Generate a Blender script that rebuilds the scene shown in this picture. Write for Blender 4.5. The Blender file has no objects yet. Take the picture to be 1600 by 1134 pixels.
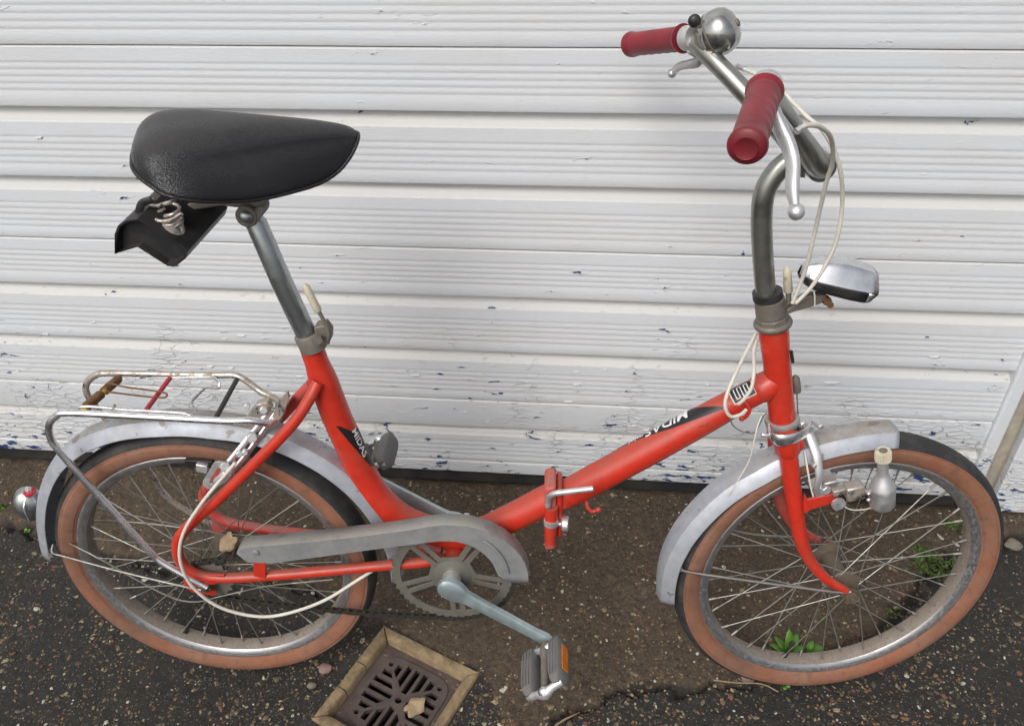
import bpy, bmesh, math, random
import numpy as np
from mathutils import Vector, Matrix, noise as mnoise
random.seed(7); np.random.seed(7)
PI = math.pi; R = math.radians
scene = bpy.context.scene
COL = scene.collection

# ------------------------------------------------------------------ camera
FPX, CAMH, CAMD, YAW, PIT, ROLL = 1290.86533, 1.282711, 1.250201, -0.109879, 0.648057, -0.027977
CC = Vector((0, -CAMD, CAMH))
cF = Vector((math.sin(YAW)*math.cos(PIT), math.cos(YAW)*math.cos(PIT), -math.sin(PIT)))
cR0 = Vector((math.cos(YAW), -math.sin(YAW), 0)); cU0 = cR0.cross(cF)
cR = math.cos(ROLL)*cR0 + math.sin(ROLL)*cU0; cU = -math.sin(ROLL)*cR0 + math.cos(ROLL)*cU0
cam = bpy.data.objects.new('camera', bpy.data.cameras.new('camera')); COL.objects.link(cam)
cam.matrix_world = Matrix(((cR.x, cU.x, -cF.x, CC.x), (cR.y, cU.y, -cF.y, CC.y), (cR.z, cU.z, -cF.z, CC.z), (0, 0, 0, 1)))
cam.data.sensor_fit = 'HORIZONTAL'; cam.data.sensor_width = 36; cam.data.lens = FPX/1600*36
cam.data.clip_start = 0.02; cam.data.clip_end = 400
scene.camera = cam

# ------------------------------------------------------------------ light: bright overcast day
SUN_EL, SUN_AZ = R(48), R(205)      # azimuth from +y clockwise: high behind the camera's left shoulder
world = bpy.data.worlds.new('World'); scene.world = world; world.use_nodes = True
nt = world.node_tree; nt.nodes.clear()
sky = nt.nodes.new('ShaderNodeTexSky'); sky.sky_type = 'NISHITA'; sky.sun_disc = False
sky.sun_elevation = SUN_EL; sky.sun_rotation = SUN_AZ; sky.air_density = 1.0; sky.dust_density = 6.0; sky.ozone_density = 1.0
hs = nt.nodes.new('ShaderNodeHueSaturation'); hs.inputs['Saturation'].default_value = 0.40
bg = nt.nodes.new('ShaderNodeBackground'); bg.inputs[1].default_value = 0.14
wo = nt.nodes.new('ShaderNodeOutputWorld')
nt.links.new(sky.outputs[0], hs.inputs['Color']); nt.links.new(hs.outputs[0], bg.inputs[0]); nt.links.new(bg.outputs[0], wo.inputs[0])
sl = bpy.data.lights.new('sun', 'SUN'); sl.energy = 1.0; sl.angle = R(28); sl.color = (1.0, 1.0, 0.99)
so = bpy.data.objects.new('sun', sl); COL.objects.link(so)
sd_ = Vector((math.sin(SUN_AZ)*math.cos(SUN_EL), math.cos(SUN_AZ)*math.cos(SUN_EL), math.sin(SUN_EL)))
so.rotation_euler = sd_.to_track_quat('Z', 'Y').to_euler()
scene.view_settings.view_transform = 'Standard'; scene.view_settings.look = 'None'
scene.view_settings.exposure = 0.0; scene.view_settings.gamma = 1.0
scene.view_settings.use_curve_mapping = False

# ------------------------------------------------------------------ frames of reference
# bicycle frame: x along the bicycle (u), z up in its plane (v), -y towards the viewer (w = -y); it leans a little to the door
BD, BPSI, BTH = 0.432558, 0.054162, 0.097949
bu = Vector((math.cos(BPSI), math.sin(BPSI), 0)); bn = Vector((-math.sin(BPSI), math.cos(BPSI), 0))
bv = math.cos(BTH)*Vector((0, 0, 1)) + math.sin(BTH)*bn
bw = bu.cross(bv); BO = Vector((0, -BD, 0))
MB = Matrix(((bu.x, -bw.x, bv.x, BO.x), (bu.y, -bw.y, bv.y, BO.y), (bu.z, -bw.z, bv.z, BO.z), (0, 0, 0, 1)))
MBi = MB.inverted()
def ray(x, y): return cF + cR*((x-800)/FPX) - cU*((y-567)/FPX)
def G(x, y, z=0.0):
    d = ray(x, y); t = (z-CC.z)/d.z; return CC + d*t
def WL(x, y, yy=0.0):
    d = ray(x, y); t = (yy-CC.y)/d.y; return CC + d*t
def B(x, y, w=0.0):           # a measured point of the bicycle, w metres to the viewer's side of its middle plane
    d = ray(x, y); t = ((BO + bw*w - CC).dot(bw))/d.dot(bw); return MBi @ (CC + d*t)
PHI = 0.109408                     # the handlebar and fork are turned a little to the door
SD = (-0.2312597, 0.97289206)
AO = Vector((0.27468484, 0, 0.53782199)); Ss = Vector((SD[0], 0, SD[1]))
Sf = Vector((SD[1]*math.cos(PHI), math.sin(PHI), -SD[0]*math.cos(PHI)))
Sl = Vector((SD[1]*math.sin(PHI), -math.cos(PHI), -SD[0]*math.sin(PHI)))
def SP(a, b, c): return AO + Sf*a + Ss*b + Sl*c
_AOw = MB @ AO; _Slw = (MB.to_3x3() @ Sl)
def S(x, y, c=0.0):
    d = ray(x, y); t = ((_AOw + _Slw*c - CC).dot(_Slw))/d.dot(_Slw); return MBi @ (CC + d*t)

# ------------------------------------------------------------------ material helpers
def new_mat(name):
    m = bpy.data.materials.new(name); m.use_nodes = True
    n = m.node_tree; n.nodes.clear()
    o = n.nodes.new('ShaderNodeOutputMaterial'); b = n.nodes.new('ShaderNodeBsdfPrincipled')
    n.links.new(b.outputs[0], o.inputs[0]); return m, n, b
def N(n, typ, **kw):
    x = n.nodes.new(typ)
    for k, v in kw.items():
        if k in x.inputs: x.inputs[k].default_value = v
        else: setattr(x, k, v)
    return x
def noise_tex(n, vec, scale, detail=4, rough=0.6, dist=0.0):
    t = N(n, 'ShaderNodeTexNoise'); t.inputs['Scale'].default_value = scale; t.inputs['Detail'].default_value = detail
    t.inputs['Roughness'].default_value = rough; t.inputs['Distortion'].default_value = dist
    n.links.new(vec, t.inputs['Vector']); return t.outputs[0]
def ramp(n, fac, a, b, ca=(0, 0, 0, 1), cb=(1, 1, 1, 1)):
    r = N(n, 'ShaderNodeValToRGB'); r.color_ramp.elements[0].position = a; r.color_ramp.elements[1].position = b
    r.color_ramp.elements[0].color = ca; r.color_ramp.elements[1].color = cb
    n.links.new(fac, r.inputs[0]); return r.outputs[0]
def mixc(n, fac, a, b, mode='MIX'):
    m = N(n, 'ShaderNodeMix'); m.data_type = 'RGBA'; m.blend_type = mode
    for sock, v in ((m.inputs[0], fac), (m.inputs[6], a), (m.inputs[7], b)):
        if isinstance(v, (int, float)): sock.default_value = v
        elif isinstance(v, tuple): sock.default_value = v if len(v) == 4 else (*v, 1)
        else: n.links.new(v, sock)
    return m.outputs[2]
def mth(n, op, a, b=None):
    m = N(n, 'ShaderNodeMath'); m.operation = op
    for i, v in enumerate((a, b)):
        if v is None: continue
        if isinstance(v, (int, float)): m.inputs[i].default_value = v
        else: n.links.new(v, m.inputs[i])
    return m.outputs[0]
def bump(n, b, h, strength, dist=0.001):
    u = N(n, 'ShaderNodeBump'); u.inputs['Strength'].default_value = strength; u.inputs['Distance'].default_value = dist
    n.links.new(h, u.inputs['Height']); n.links.new(u.outputs[0], b.inputs['Normal'])
def blotch(m, sc, lo, hi, col, amt):
    n = m.node_tree; b = [x for x in n.nodes if x.type == 'BSDF_PRINCIPLED'][0]; lk = b.inputs['Base Color'].links[0]; src = lk.from_socket
    tc = N(n, 'ShaderNodeTexCoord').outputs['Object']; f = mth(n, 'MULTIPLY', ramp(n, noise_tex(n, tc, sc, 3, .5), lo, hi), amt)
    n.links.new(mixc(n, f, src, col), b.inputs['Base Color'])
def simple(name, col, rough=0.5, metal=0.0, dirt=None, damt=0.5, dscale=25, bmp=0.0, bscale=300, var=0.12, coat=0.0, dlo=0.45, dhi=0.7, drough=0.85, upd=0.0, ulo=.35, uhi=.95, chips=False):
    """paint / metal / rubber with patchy grime; upd adds dust lying on faces that look up"""
    m, n, b = new_mat(name)
    tc = N(n, 'ShaderNodeTexCoord').outputs['Object']
    f1 = noise_tex(n, tc, 60, 5)
    c = mixc(n, ramp(n, f1, .3, .7), tuple(x*(1-var) for x in col), tuple(min(1, x*(1+var)) for x in col))
    b.inputs['Metallic'].default_value = metal
    if coat: b.inputs['Coat Weight'].default_value = coat; b.inputs['Coat Roughness'].default_value = .12
    if chips:
        c = mixc(n, mth(n, 'MULTIPLY', ramp(n, noise_tex(n, tc, 70, 6, .75, .5), .635, .65), ramp(n, noise_tex(n, tc, 9, 3), .42, .58)), c, (.055, .03, .022))
        c = mixc(n, mth(n, 'MULTIPLY', ramp(n, noise_tex(n, tc, 5, 4, .6), .4, .75), .35), c, (col[0]*.62, col[1]*1.3, col[2]*1.6))
    if dirt:
        f = ramp(n, noise_tex(n, tc, dscale, 8, .7), dlo, dhi)
        f = mth(n, 'MULTIPLY', f, damt)
        if upd:
            ge = N(n, 'ShaderNodeNewGeometry'); sp = N(n, 'ShaderNodeSeparateXYZ'); n.links.new(ge.outputs['Normal'], sp.inputs[0])
            up = mth(n, 'MULTIPLY', ramp(n, sp.outputs[2], ulo, uhi), upd)
            up = mth(n, 'MULTIPLY', up, ramp(n, noise_tex(n, tc, 35, 6, .7), .2, .6))
            f = mth(n, 'MAXIMUM', f, up)
        c = mixc(n, f, c, dirt)
        rr = N(n, 'ShaderNodeMapRange'); n.links.new(f, rr.inputs[0]); rr.inputs[3].default_value = rough; rr.inputs[4].default_value = drough
        n.links.new(rr.outputs[0], b.inputs['Roughness'])
        if metal:
            n.links.new(mth(n, 'MULTIPLY', mth(n, 'SUBTRACT', 1.0, f), metal), b.inputs['Metallic'])
    else:
        rr = N(n, 'ShaderNodeMapRange'); n.links.new(f1, rr.inputs[0]); rr.inputs[3].default_value = rough*.8; rr.inputs[4].default_value = min(1, rough*1.25)
        n.links.new(rr.outputs[0], b.inputs['Roughness'])
    n.links.new(c, b.inputs['Base Color'])
    if bmp: bump(n, b, noise_tex(n, tc, bscale, 4), bmp)
    return m
M = {}
M['red'] = simple('red_paint', (.56, .030, .014), .33, dirt=(.20, .10, .065), damt=.5, dscale=16, dlo=.52, dhi=.80, coat=.2, upd=.65, bmp=.06, chips=True)
M['red_faded'] = simple('faded_red_paint', (.55, .045, .035), .45, dirt=(.26, .17, .14), damt=.7, dscale=20, dlo=.4, dhi=.7, upd=.7, chips=True)
M['chrome'] = simple('worn_chrome', (.82, .82, .83), .25, 1.0, dirt=(.40, .39, .36), damt=.22, dscale=45, dlo=.45, dhi=.75, drough=.6, bmp=.04)
M['chrome_rust'] = simple('rusty_chrome', (.55, .54, .52), .22, 1.0, dirt=(.26, .19, .13), damt=.9, dscale=90, dlo=.42, dhi=.6, drough=.7, upd=.5, bmp=.15)
M['bar'] = simple('dull_steel_bar', (.33, .335, .31), .28, 1.0, dirt=(.20, .18, .14), damt=.35, dscale=30, dlo=.3, dhi=.85, drough=.45)
M['post'] = simple('dull_steel_post', (.42, .45, .45), .33, 1.0, dirt=(.25, .24, .20), damt=.35, dscale=20, drough=.6)
M['alu'] = simple('brushed_alloy', (.70, .70, .71), .42, .85, dirt=(.38, .36, .32), damt=.4, dscale=35, drough=.75, bmp=.05)
M['fender'] = simple('anodised_mudguard', (.44, .465, .51), .48, .5, dirt=(.27, .245, .215), damt=.35, dscale=14, dlo=.4, dhi=.75, drough=.85, upd=1.0, bmp=.05, ulo=.72, uhi=.93)
M['guard'] = simple('dusty_chain_guard', (.36, .37, .38), .48, .6, dirt=(.33, .31, .27), damt=.45, dscale=22, dlo=.35, dhi=.75, drough=.85, upd=1.0, bmp=.08)
M['crank'] = simple('zinc_crank', (.50, .61, .63), .38, .8, dirt=(.35, .36, .33), damt=.3, dscale=35, drough=.6, bmp=.04)
M['steel_dirty'] = simple('grimy_steel', (.25, .24, .21), .45, .7, dirt=(.12, .095, .068), damt=.85, dscale=40, dlo=.3, dhi=.65, drough=.85, bmp=.2)
M['greasy'] = simple('greasy_chain', (.05, .047, .04), .5, .4, dirt=(.03, .026, .02), damt=.8, dscale=120, bmp=.3)
M['ringm'] = simple('oily_chainring', (.24, .24, .21), .42, .7, dirt=(.12, .105, .08), damt=.8, dscale=30, dlo=.3, dhi=.65, drough=.7)
M['leather'] = simple('black_vinyl', (.010, .010, .012), .21, dirt=(.05, .047, .045), damt=.22, dscale=10, dlo=.45, dhi=.8, drough=.5, bmp=.0, upd=.5, ulo=.75, uhi=.97)
M['hub'] = simple('rusty_hub', (.16, .13, .10), .55, .4, dirt=(.09, .062, .04), damt=.8, dscale=60, dlo=.35, dhi=.65, drough=.9, bmp=.2)
M['black'] = simple('black_plastic', (.014, .014, .015), .42, dirt=(.07, .062, .055), damt=.4, dscale=25, upd=.35, drough=.7)
M['rubber'] = simple('tyre_rubber', (.022, .022, .024), .75, dirt=(.10, .088, .072), damt=.55, dscale=22, bmp=.3)
M['tan'] = simple('tan_sidewall', (.235, .088, .045), .78, dirt=(.27, .175, .13), damt=.8, dscale=9, dlo=.35, dhi=.8, bmp=.25, bscale=500)
M['rim'] = simple('rusty_rim', (.46, .46, .47), .30, .9, dirt=(.25, .215, .18), damt=.45, dscale=240, dlo=.45, dhi=.7, drough=.75, bmp=.1)
M['rimbed'] = simple('dusty_rim_bed', (.30, .28, .25), .55, .5, dirt=(.22, .175, .14), damt=.95, dscale=70, dlo=.25, dhi=.6, drough=.9, bmp=.2)
M['spoke'] = simple('dull_spoke', (.33, .33, .30), .4, .8, dirt=(.22, .20, .165), damt=.7, dscale=80, drough=.8)
M['grip'] = simple('crimson_grip', (.235, .010, .022), .38, dirt=(.11, .02, .022), damt=.75, dscale=22, dlo=.4, dhi=.7, drough=.55, bmp=.1)
M['cream'] = simple('cream_plastic', (.60, .55, .42), .5, dirt=(.30, .24, .16), damt=.45, dscale=40)
M['cable'] = simple('white_cable_sheath', (.64, .62, .55), .45, dirt=(.36, .30, .2), damt=.4, dscale=30)
M['rust'] = simple('rusty_spring', (.16, .075, .03), .75, .3, dirt=(.26, .17, .09), damt=.7, dscale=90, bmp=.3)
M['yellow'] = simple('yellow_tape', (.55, .38, .02), .5, dirt=(.2, .13, .03), damt=.5)
M['redplastic'] = simple('red_plastic', (.42, .015, .03), .4, dirt=(.2, .08, .06), damt=.4)
M['orange'] = simple('orange_reflector', (.62, .17, .012), .25, dirt=(.3, .12, .03), damt=.3, coat=.5)
M['pedalrub'] = simple('grey_pedal_rubber', (.115, .12, .125), .55, dirt=(.23, .20, .165), damt=.6, upd=.5, dscale=40, bmp=.15)
M['decal_black'] = simple('black_decal', (.014, .014, .016), .4, var=.05)
M['decal_white'] = simple('white_lettering', (.72, .72, .70), .45, var=.04)
M['seal'] = simple('black_door_seal', (.018, .019, .021), .6, dirt=(.06, .052, .042), damt=.7, dscale=12, bmp=.2)
M['frame_edge'] = simple('drain_frame_concrete', (.28, .205, .115), .9, dirt=(.10, .070, .038), damt=.85, dscale=32, dlo=.38, dhi=.68, bmp=.8, bscale=350, var=.25)
M['iron'] = simple('cast_iron', (.078, .058, .052), .65, .2, dirt=(.115, .088, .068), damt=.6, dscale=35, bmp=.4, bscale=250)
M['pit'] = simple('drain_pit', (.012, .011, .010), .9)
M['leafdry'] = simple('dry_leaf', (.33, .25, .15), .8, dirt=(.2, .13, .07), damt=.6, dscale=80, bmp=.3)
M['stone'] = simple('pinkish_stone', (.24, .15, .13), .85, dirt=(.12, .09, .07), damt=.6, dscale=60, bmp=.6)
M['stonegrey'] = simple('grey_stone', (.17, .15, .12), .85, dirt=(.07, .06, .05), damt=.6, dscale=60, bmp=.6)
M['twig'] = simple('dry_twig', (.28, .21, .13), .8, bmp=.3)
M['beige'] = simple('beige_timber', (.42, .38, .31), .7, dirt=(.2, .16, .11), damt=.7, dscale=14, dlo=.4, dhi=.7, bmp=.3)

blotch(M['fender'], 42, .66, .69, (.15, .12, .09), .6)
blotch(M['guard'], 30, .62, .70, (.16, .12, .09), .4)
blotch(M['tan'], 11, .50, .70, (.13, .072, .048), .65)
blotch(M['tan'], 90, .56, .70, (.11, .055, .035), .4)
blotch(M['rim'], 420, .60, .68, (.16, .09, .055), .5)
blotch(M['rimbed'], 260, .56, .68, (.15, .09, .06), .6)
blotch(M['red'], 7, .55, .75, (.30, .06, .035), .45)
blotch(M['cream'], 90, .6, .7, (.2, .15, .09), .5)
def leaf_mat(name, col):
    m, n, b = new_mat(name)
    tc = N(n, 'ShaderNodeTexCoord').outputs['Object']
    ge = N(n, 'ShaderNodeNewGeometry')
    c = mixc(n, ge.outputs['Random Per Island'], tuple(x*.65 for x in col), tuple(x*1.35 for x in col))
    c = mixc(n, ramp(n, noise_tex(n, tc, 120, 3), .35, .7), c, (col[0]*1.6, col[1]*1.1, col[2]*.5))
    n.links.new(c, b.inputs['Base Color']); b.inputs['Roughness'].default_value = .45
    b.inputs['Subsurface Weight'].default_value = .25; b.inputs['Subsurface Radius'].default_value = (.002, .004, .001); b.inputs['Subsurface Scale'].default_value = .5
    return m
M['leaf'] = leaf_mat('weed_leaf', (.065, .19, .026)); M['moss'] = leaf_mat('moss_leaf', (.045, .10, .015))

# painted boards: white paint over blue undercoat, flaking and cracked towards the bottom
def door_mat():
    m, n, b = new_mat('flaking_white_paint')
    co = N(n, 'ShaderNodeNewGeometry'); P = co.outputs['Position']
    sp = N(n, 'ShaderNodeSeparateXYZ'); n.links.new(P, sp.inputs[0])
    mp = N(n, 'ShaderNodeMapping'); mp.inputs['Scale'].default_value = (1, 1, 2.6); n.links.new(P, mp.inputs[0]); Q = mp.outputs[0]
    mp2 = N(n, 'ShaderNodeMapping'); mp2.inputs['Scale'].default_value = (.35, 1, 3.5); n.links.new(P, mp2.inputs[0])
    low = N(n, 'ShaderNodeMapRange'); n.links.new(sp.outputs[2], low.inputs[0])
    low.inputs[1].default_value = .62; low.inputs[2].default_value = .04; low.inputs[3].default_value = 0; low.inputs[4].default_value = 1
    vlow = N(n, 'ShaderNodeMapRange'); n.links.new(sp.outputs[2], vlow.inputs[0])
    vlow.inputs[1].default_value = .17; vlow.inputs[2].default_value = .04; vlow.inputs[3].default_value = 0; vlow.inputs[4].default_value = 1
    white = mixc(n, ramp(n, noise_tex(n, mp2.outputs[0], 4, 6, .6), .35, .7), (.665, .70, .74), (.655, .675, .69))
    white = mixc(n, mth(n, 'MULTIPLY', ramp(n, noise_tex(n, Q, 2.2, 5, .7), .5, .8), .35), white, (.55, .50, .43))
    # drips and dust streaks
    mp3 = N(n, 'ShaderNodeMapping'); mp3.inputs['Scale'].default_value = (30, 1, 1.5); n.links.new(P, mp3.inputs[0])
    white = mixc(n, mth(n, 'MULTIPLY', ramp(n, noise_tex(n, mp3.outputs[0], 2.0, 3), .55, .85), .10), white, (.45, .42, .38))
    # grime on up-facing chamfers
    gn = N(n, 'ShaderNodeSeparateXYZ'); n.links.new(co.outputs['Normal'], gn.inputs[0])
    ch = ramp(n, gn.outputs[2], .06, .3)
    white = mixc(n, mth(n, 'MULTIPLY', ch, .7), white, (.53, .52, .49))
    moss = mth(n, 'MULTIPLY', mth(n, 'MULTIPLY', ch, ramp(n, noise_tex(n, Q, 45, 5, .7), .60, .64)), mth(n, 'MULTIPLY', low.outputs[0], ramp(n, noise_tex(n, P, 5, 2), .50, .56)))
    white = mixc(n, moss, white, (.19, .17, .06))
    # missing flakes
    f = noise_tex(n, Q, 26, 5, .62, .4); zone = noise_tex(n, P, 4.5, 3, .6)
    th = mth(n, 'ADD', f, mth(n, 'MULTIPLY', low.outputs[0], .10))
    th = mth(n, 'ADD', th, mth(n, 'MULTIPLY', mth(n, 'SUBTRACT', zone, .52), .42))
    lf = N(n, 'ShaderNodeMapRange'); n.links.new(sp.outputs[0], lf.inputs[0])
    lf.inputs[1].default_value = -.95; lf.inputs[2].default_value = -1.25; lf.inputs[3].default_value = 0; lf.inputs[4].default_value = .075
    th = mth(n, 'ADD', th, mth(n, 'MULTIPLY', vlow.outputs[0], mth(n, 'ADD', .055, lf.outputs[0])))
    hole = ramp(n, th, .732, .739)
    # cracks
    vo = N(n, 'ShaderNodeTexVoronoi'); vo.feature = 'DISTANCE_TO_EDGE'; vo.inputs['Scale'].default_value = 34
    wob = N(n, 'ShaderNodeMix'); wob.data_type = 'VECTOR'; wob.inputs[0].default_value = .018
    nz = N(n, 'ShaderNodeTexNoise'); nz.inputs['Scale'].default_value = 40; n.links.new(Q, nz.inputs['Vector'])
    n.links.new(Q, wob.inputs[4]); n.links.new(nz.outputs[1], wob.inputs[5]); n.links.new(wob.outputs[1], vo.inputs['Vector'])
    crk = ramp(n, vo.outputs[0], .0, .035, (1, 1, 1, 1), (0, 0, 0, 1))
    cz = mth(n, 'ADD', noise_tex(n, P, 3.3, 4, .65), mth(n, 'MULTIPLY', low.outputs[0], .24))
    cm = mth(n, 'MULTIPLY', crk, ramp(n, cz, .665, .73))
    cm = mth(n, 'MULTIPLY', cm, ramp(n, noise_tex(n, P, 30, 2), .42, .55))
    col = mixc(n, mth(n, 'MULTIPLY', cm, .7), white, (.24, .22, .21))
    col = mixc(n, hole, col, mixc(n, ramp(n, noise_tex(n, P, 60, 3), .4, .6), (.022, .045, .15), (.04, .085, .22)))
    n.links.new(col, b.inputs['Base Color'])
    b.inputs['Roughness'].default_value = .5
    # relief: flake edges stand proud, brush marks, curl around cracks
    edge = ramp(n, th, .66, .735)
    curl = mth(n, 'MULTIPLY', ramp(n, vo.outputs[0], .0, .16, (1, 1, 1, 1), (0, 0, 0, 1)), ramp(n, cz, .65, .74))
    h = mth(n, 'ADD', mth(n, 'MULTIPLY', edge, .5), mth(n, 'MULTIPLY', curl, .55))
    h = mth(n, 'SUBTRACT', h, mth(n, 'MULTIPLY', hole, 1.6)); h = mth(n, 'SUBTRACT', h, mth(n, 'MULTIPLY', cm, .9))
    mb = N(n, 'ShaderNodeMapping'); mb.inputs['Scale'].default_value = (3, 1, 60); n.links.new(P, mb.inputs[0])
    h = mth(n, 'ADD', h, mth(n, 'MULTIPLY', noise_tex(n, mb.outputs[0], 6, 4), .13))
    h = mth(n, 'ADD', h, mth(n, 'MULTIPLY', noise_tex(n, Q, 90, 3), .25))
    bump(n, b, h, .95, .0015)
    return m
M['door'] = door_mat()

def tarmac_mat():
    m, n, b = new_mat('worn_tarmac')
    P = N(n, 'ShaderNodeNewGeometry').outputs['Position']
    at = N(n, 'ShaderNodeAttribute'); at.attribute_name = 'mud'
    fine = noise_tex(n, P, 260, 6, .75); mid = noise_tex(n, P, 38, 6, .7); big = noise_tex(n, P, 7, 5, .65)
    tar = mixc(n, ramp(n, fine, .35, .7), (.009, .009, .0085), (.042, .040, .035))
    mud = mixc(n, ramp(n, fine, .3, .72), (.028, .019, .012), (.150, .105, .064))
    mud = mixc(n, mth(n, 'MULTIPLY', ramp(n, mid, .45, .7), .65), mud, (.050, .037, .025))
    edge = mth(n, 'ADD', at.outputs['Fac'], mth(n, 'MULTIPLY', mth(n, 'SUBTRACT', big, .5), 1.1))
    edge_r = ramp(n, edge, .33, .67)
    c = mixc(n, edge_r, tar, mud)
    c = mixc(n, mth(n, 'MULTIPLY', ramp(n, big, .48, .7), .35), c, (.045, .034, .023))
    g2_ = noise_tex(n, P, 130, 5, .8)
    c = mixc(n, mth(n, 'MULTIPLY', ramp(n, g2_, .48, .62), .8), c, (.012, .010, .008))
    c = mixc(n, mth(n, 'MULTIPLY', ramp(n, noise_tex(n, P, 95, 5, .8), .54, .66), mth(n, 'MULTIPLY', ramp(n, edge, .33, .67), .75)), c, (.175, .122, .068))
    # fine aggregate
    vo = N(n, 'ShaderNodeTexVoronoi'); vo.inputs['Scale'].default_value = 210; n.links.new(P, vo.inputs['Vector'])
    vs = N(n, 'ShaderNodeSeparateColor'); n.links.new(vo.outputs['Color'], vs.inputs[0])
    gr = mth(n, 'MULTIPLY', ramp(n, vo.outputs[0], .22, .34, (1, 1, 1, 1), (0, 0, 0, 1)), ramp(n, vs.outputs[0], .78, .82))
    gc = mixc(n, vs.outputs[1], (.24, .19, .12), (.12, .08, .055))
    c = mixc(n, mth(n, 'MULTIPLY', gr, .8), c, gc)
    ck = N(n, 'ShaderNodeAttribute'); ck.attribute_name = 'crack'
    c = mixc(n, ck.outputs['Fac'], c, (.010, .008, .006))
    n.links.new(c, b.inputs['Base Color'])
    rr = N(n, 'ShaderNodeMapRange'); n.links.new(mid, rr.inputs[0]); rr.inputs[3].default_value = .62; rr.inputs[4].default_value = .95
    n.links.new(rr.outputs[0], b.inputs['Roughness'])
    h = mth(n, 'ADD', mth(n, 'MULTIPLY', fine, .6), mth(n, 'MULTIPLY', gr, .5)); h = mth(n, 'ADD', h, mth(n, 'MULTIPLY', mid, .8))
    h = mth(n, 'ADD', h, mth(n, 'MULTIPLY', noise_tex(n, P, 800, 2), .25))
    bump(n, b, h, 1.0, .0042)
    return m
M['tarmac'] = tarmac_mat()
def gravel_mat():
    m, n, b = new_mat('gravel_chips')
    r = N(n, 'ShaderNodeNewGeometry').outputs['Random Per Island']
    cr_ = N(n, 'ShaderNodeValToRGB'); cr_.color_ramp.interpolation = 'CONSTANT'
    cols = [(0, (.10, .072, .046)), (.16, (.055, .045, .033)), (.30, (.20, .105, .040)), (.46, (.22, .165, .095)), (.62, (.155, .065, .040)), (.73, (.11, .098, .060)), (.84, (.33, .27, .16)), (.95, (.50, .48, .40))]
    el = cr_.color_ramp.elements
    el[0].position, el[0].color = 0, (*cols[0][1], 1); el[1].position, el[1].color = cols[-1][0], (*cols[-1][1], 1)
    for p_, c_ in cols[1:-1]:
        e = el.new(p_); e.color = (*c_, 1)
    n.links.new(r, cr_.inputs[0])
    tc = N(n, 'ShaderNodeNewGeometry').outputs['Position']
    c = mixc(n, ramp(n, noise_tex(n, tc, 300, 4), .4, .75), cr_.outputs[0], (.05, .04, .03))
    n.links.new(c, b.inputs['Base Color']); b.inputs['Roughness'].default_value = .8
    bump(n, b, noise_tex(n, tc, 700, 3), .4)
    return m
M['gravel'] = gravel_mat()
# pebble-grained vinyl for the saddle
def vinyl_mat():
    m = M['leather']; n = m.node_tree; b = [x for x in n.nodes if x.type == 'BSDF_PRINCIPLED'][0]
    tc = N(n, 'ShaderNodeTexCoord').outputs['Object']
    mp = N(n, 'ShaderNodeMapping'); mp.inputs['Scale'].default_value = (1, 2.2, 3.0); n.links.new(tc, mp.inputs[0])
    vo = N(n, 'ShaderNodeTexVoronoi'); vo.inputs['Scale'].default_value = 420; n.links.new(mp.outputs[0], vo.inputs['Vector'])
    bump(n, b, mth(n, 'ADD', vo.outputs[0], noise_tex(n, mp.outputs[0], 160, 3)), .5, .0010)
vinyl_mat()

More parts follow.
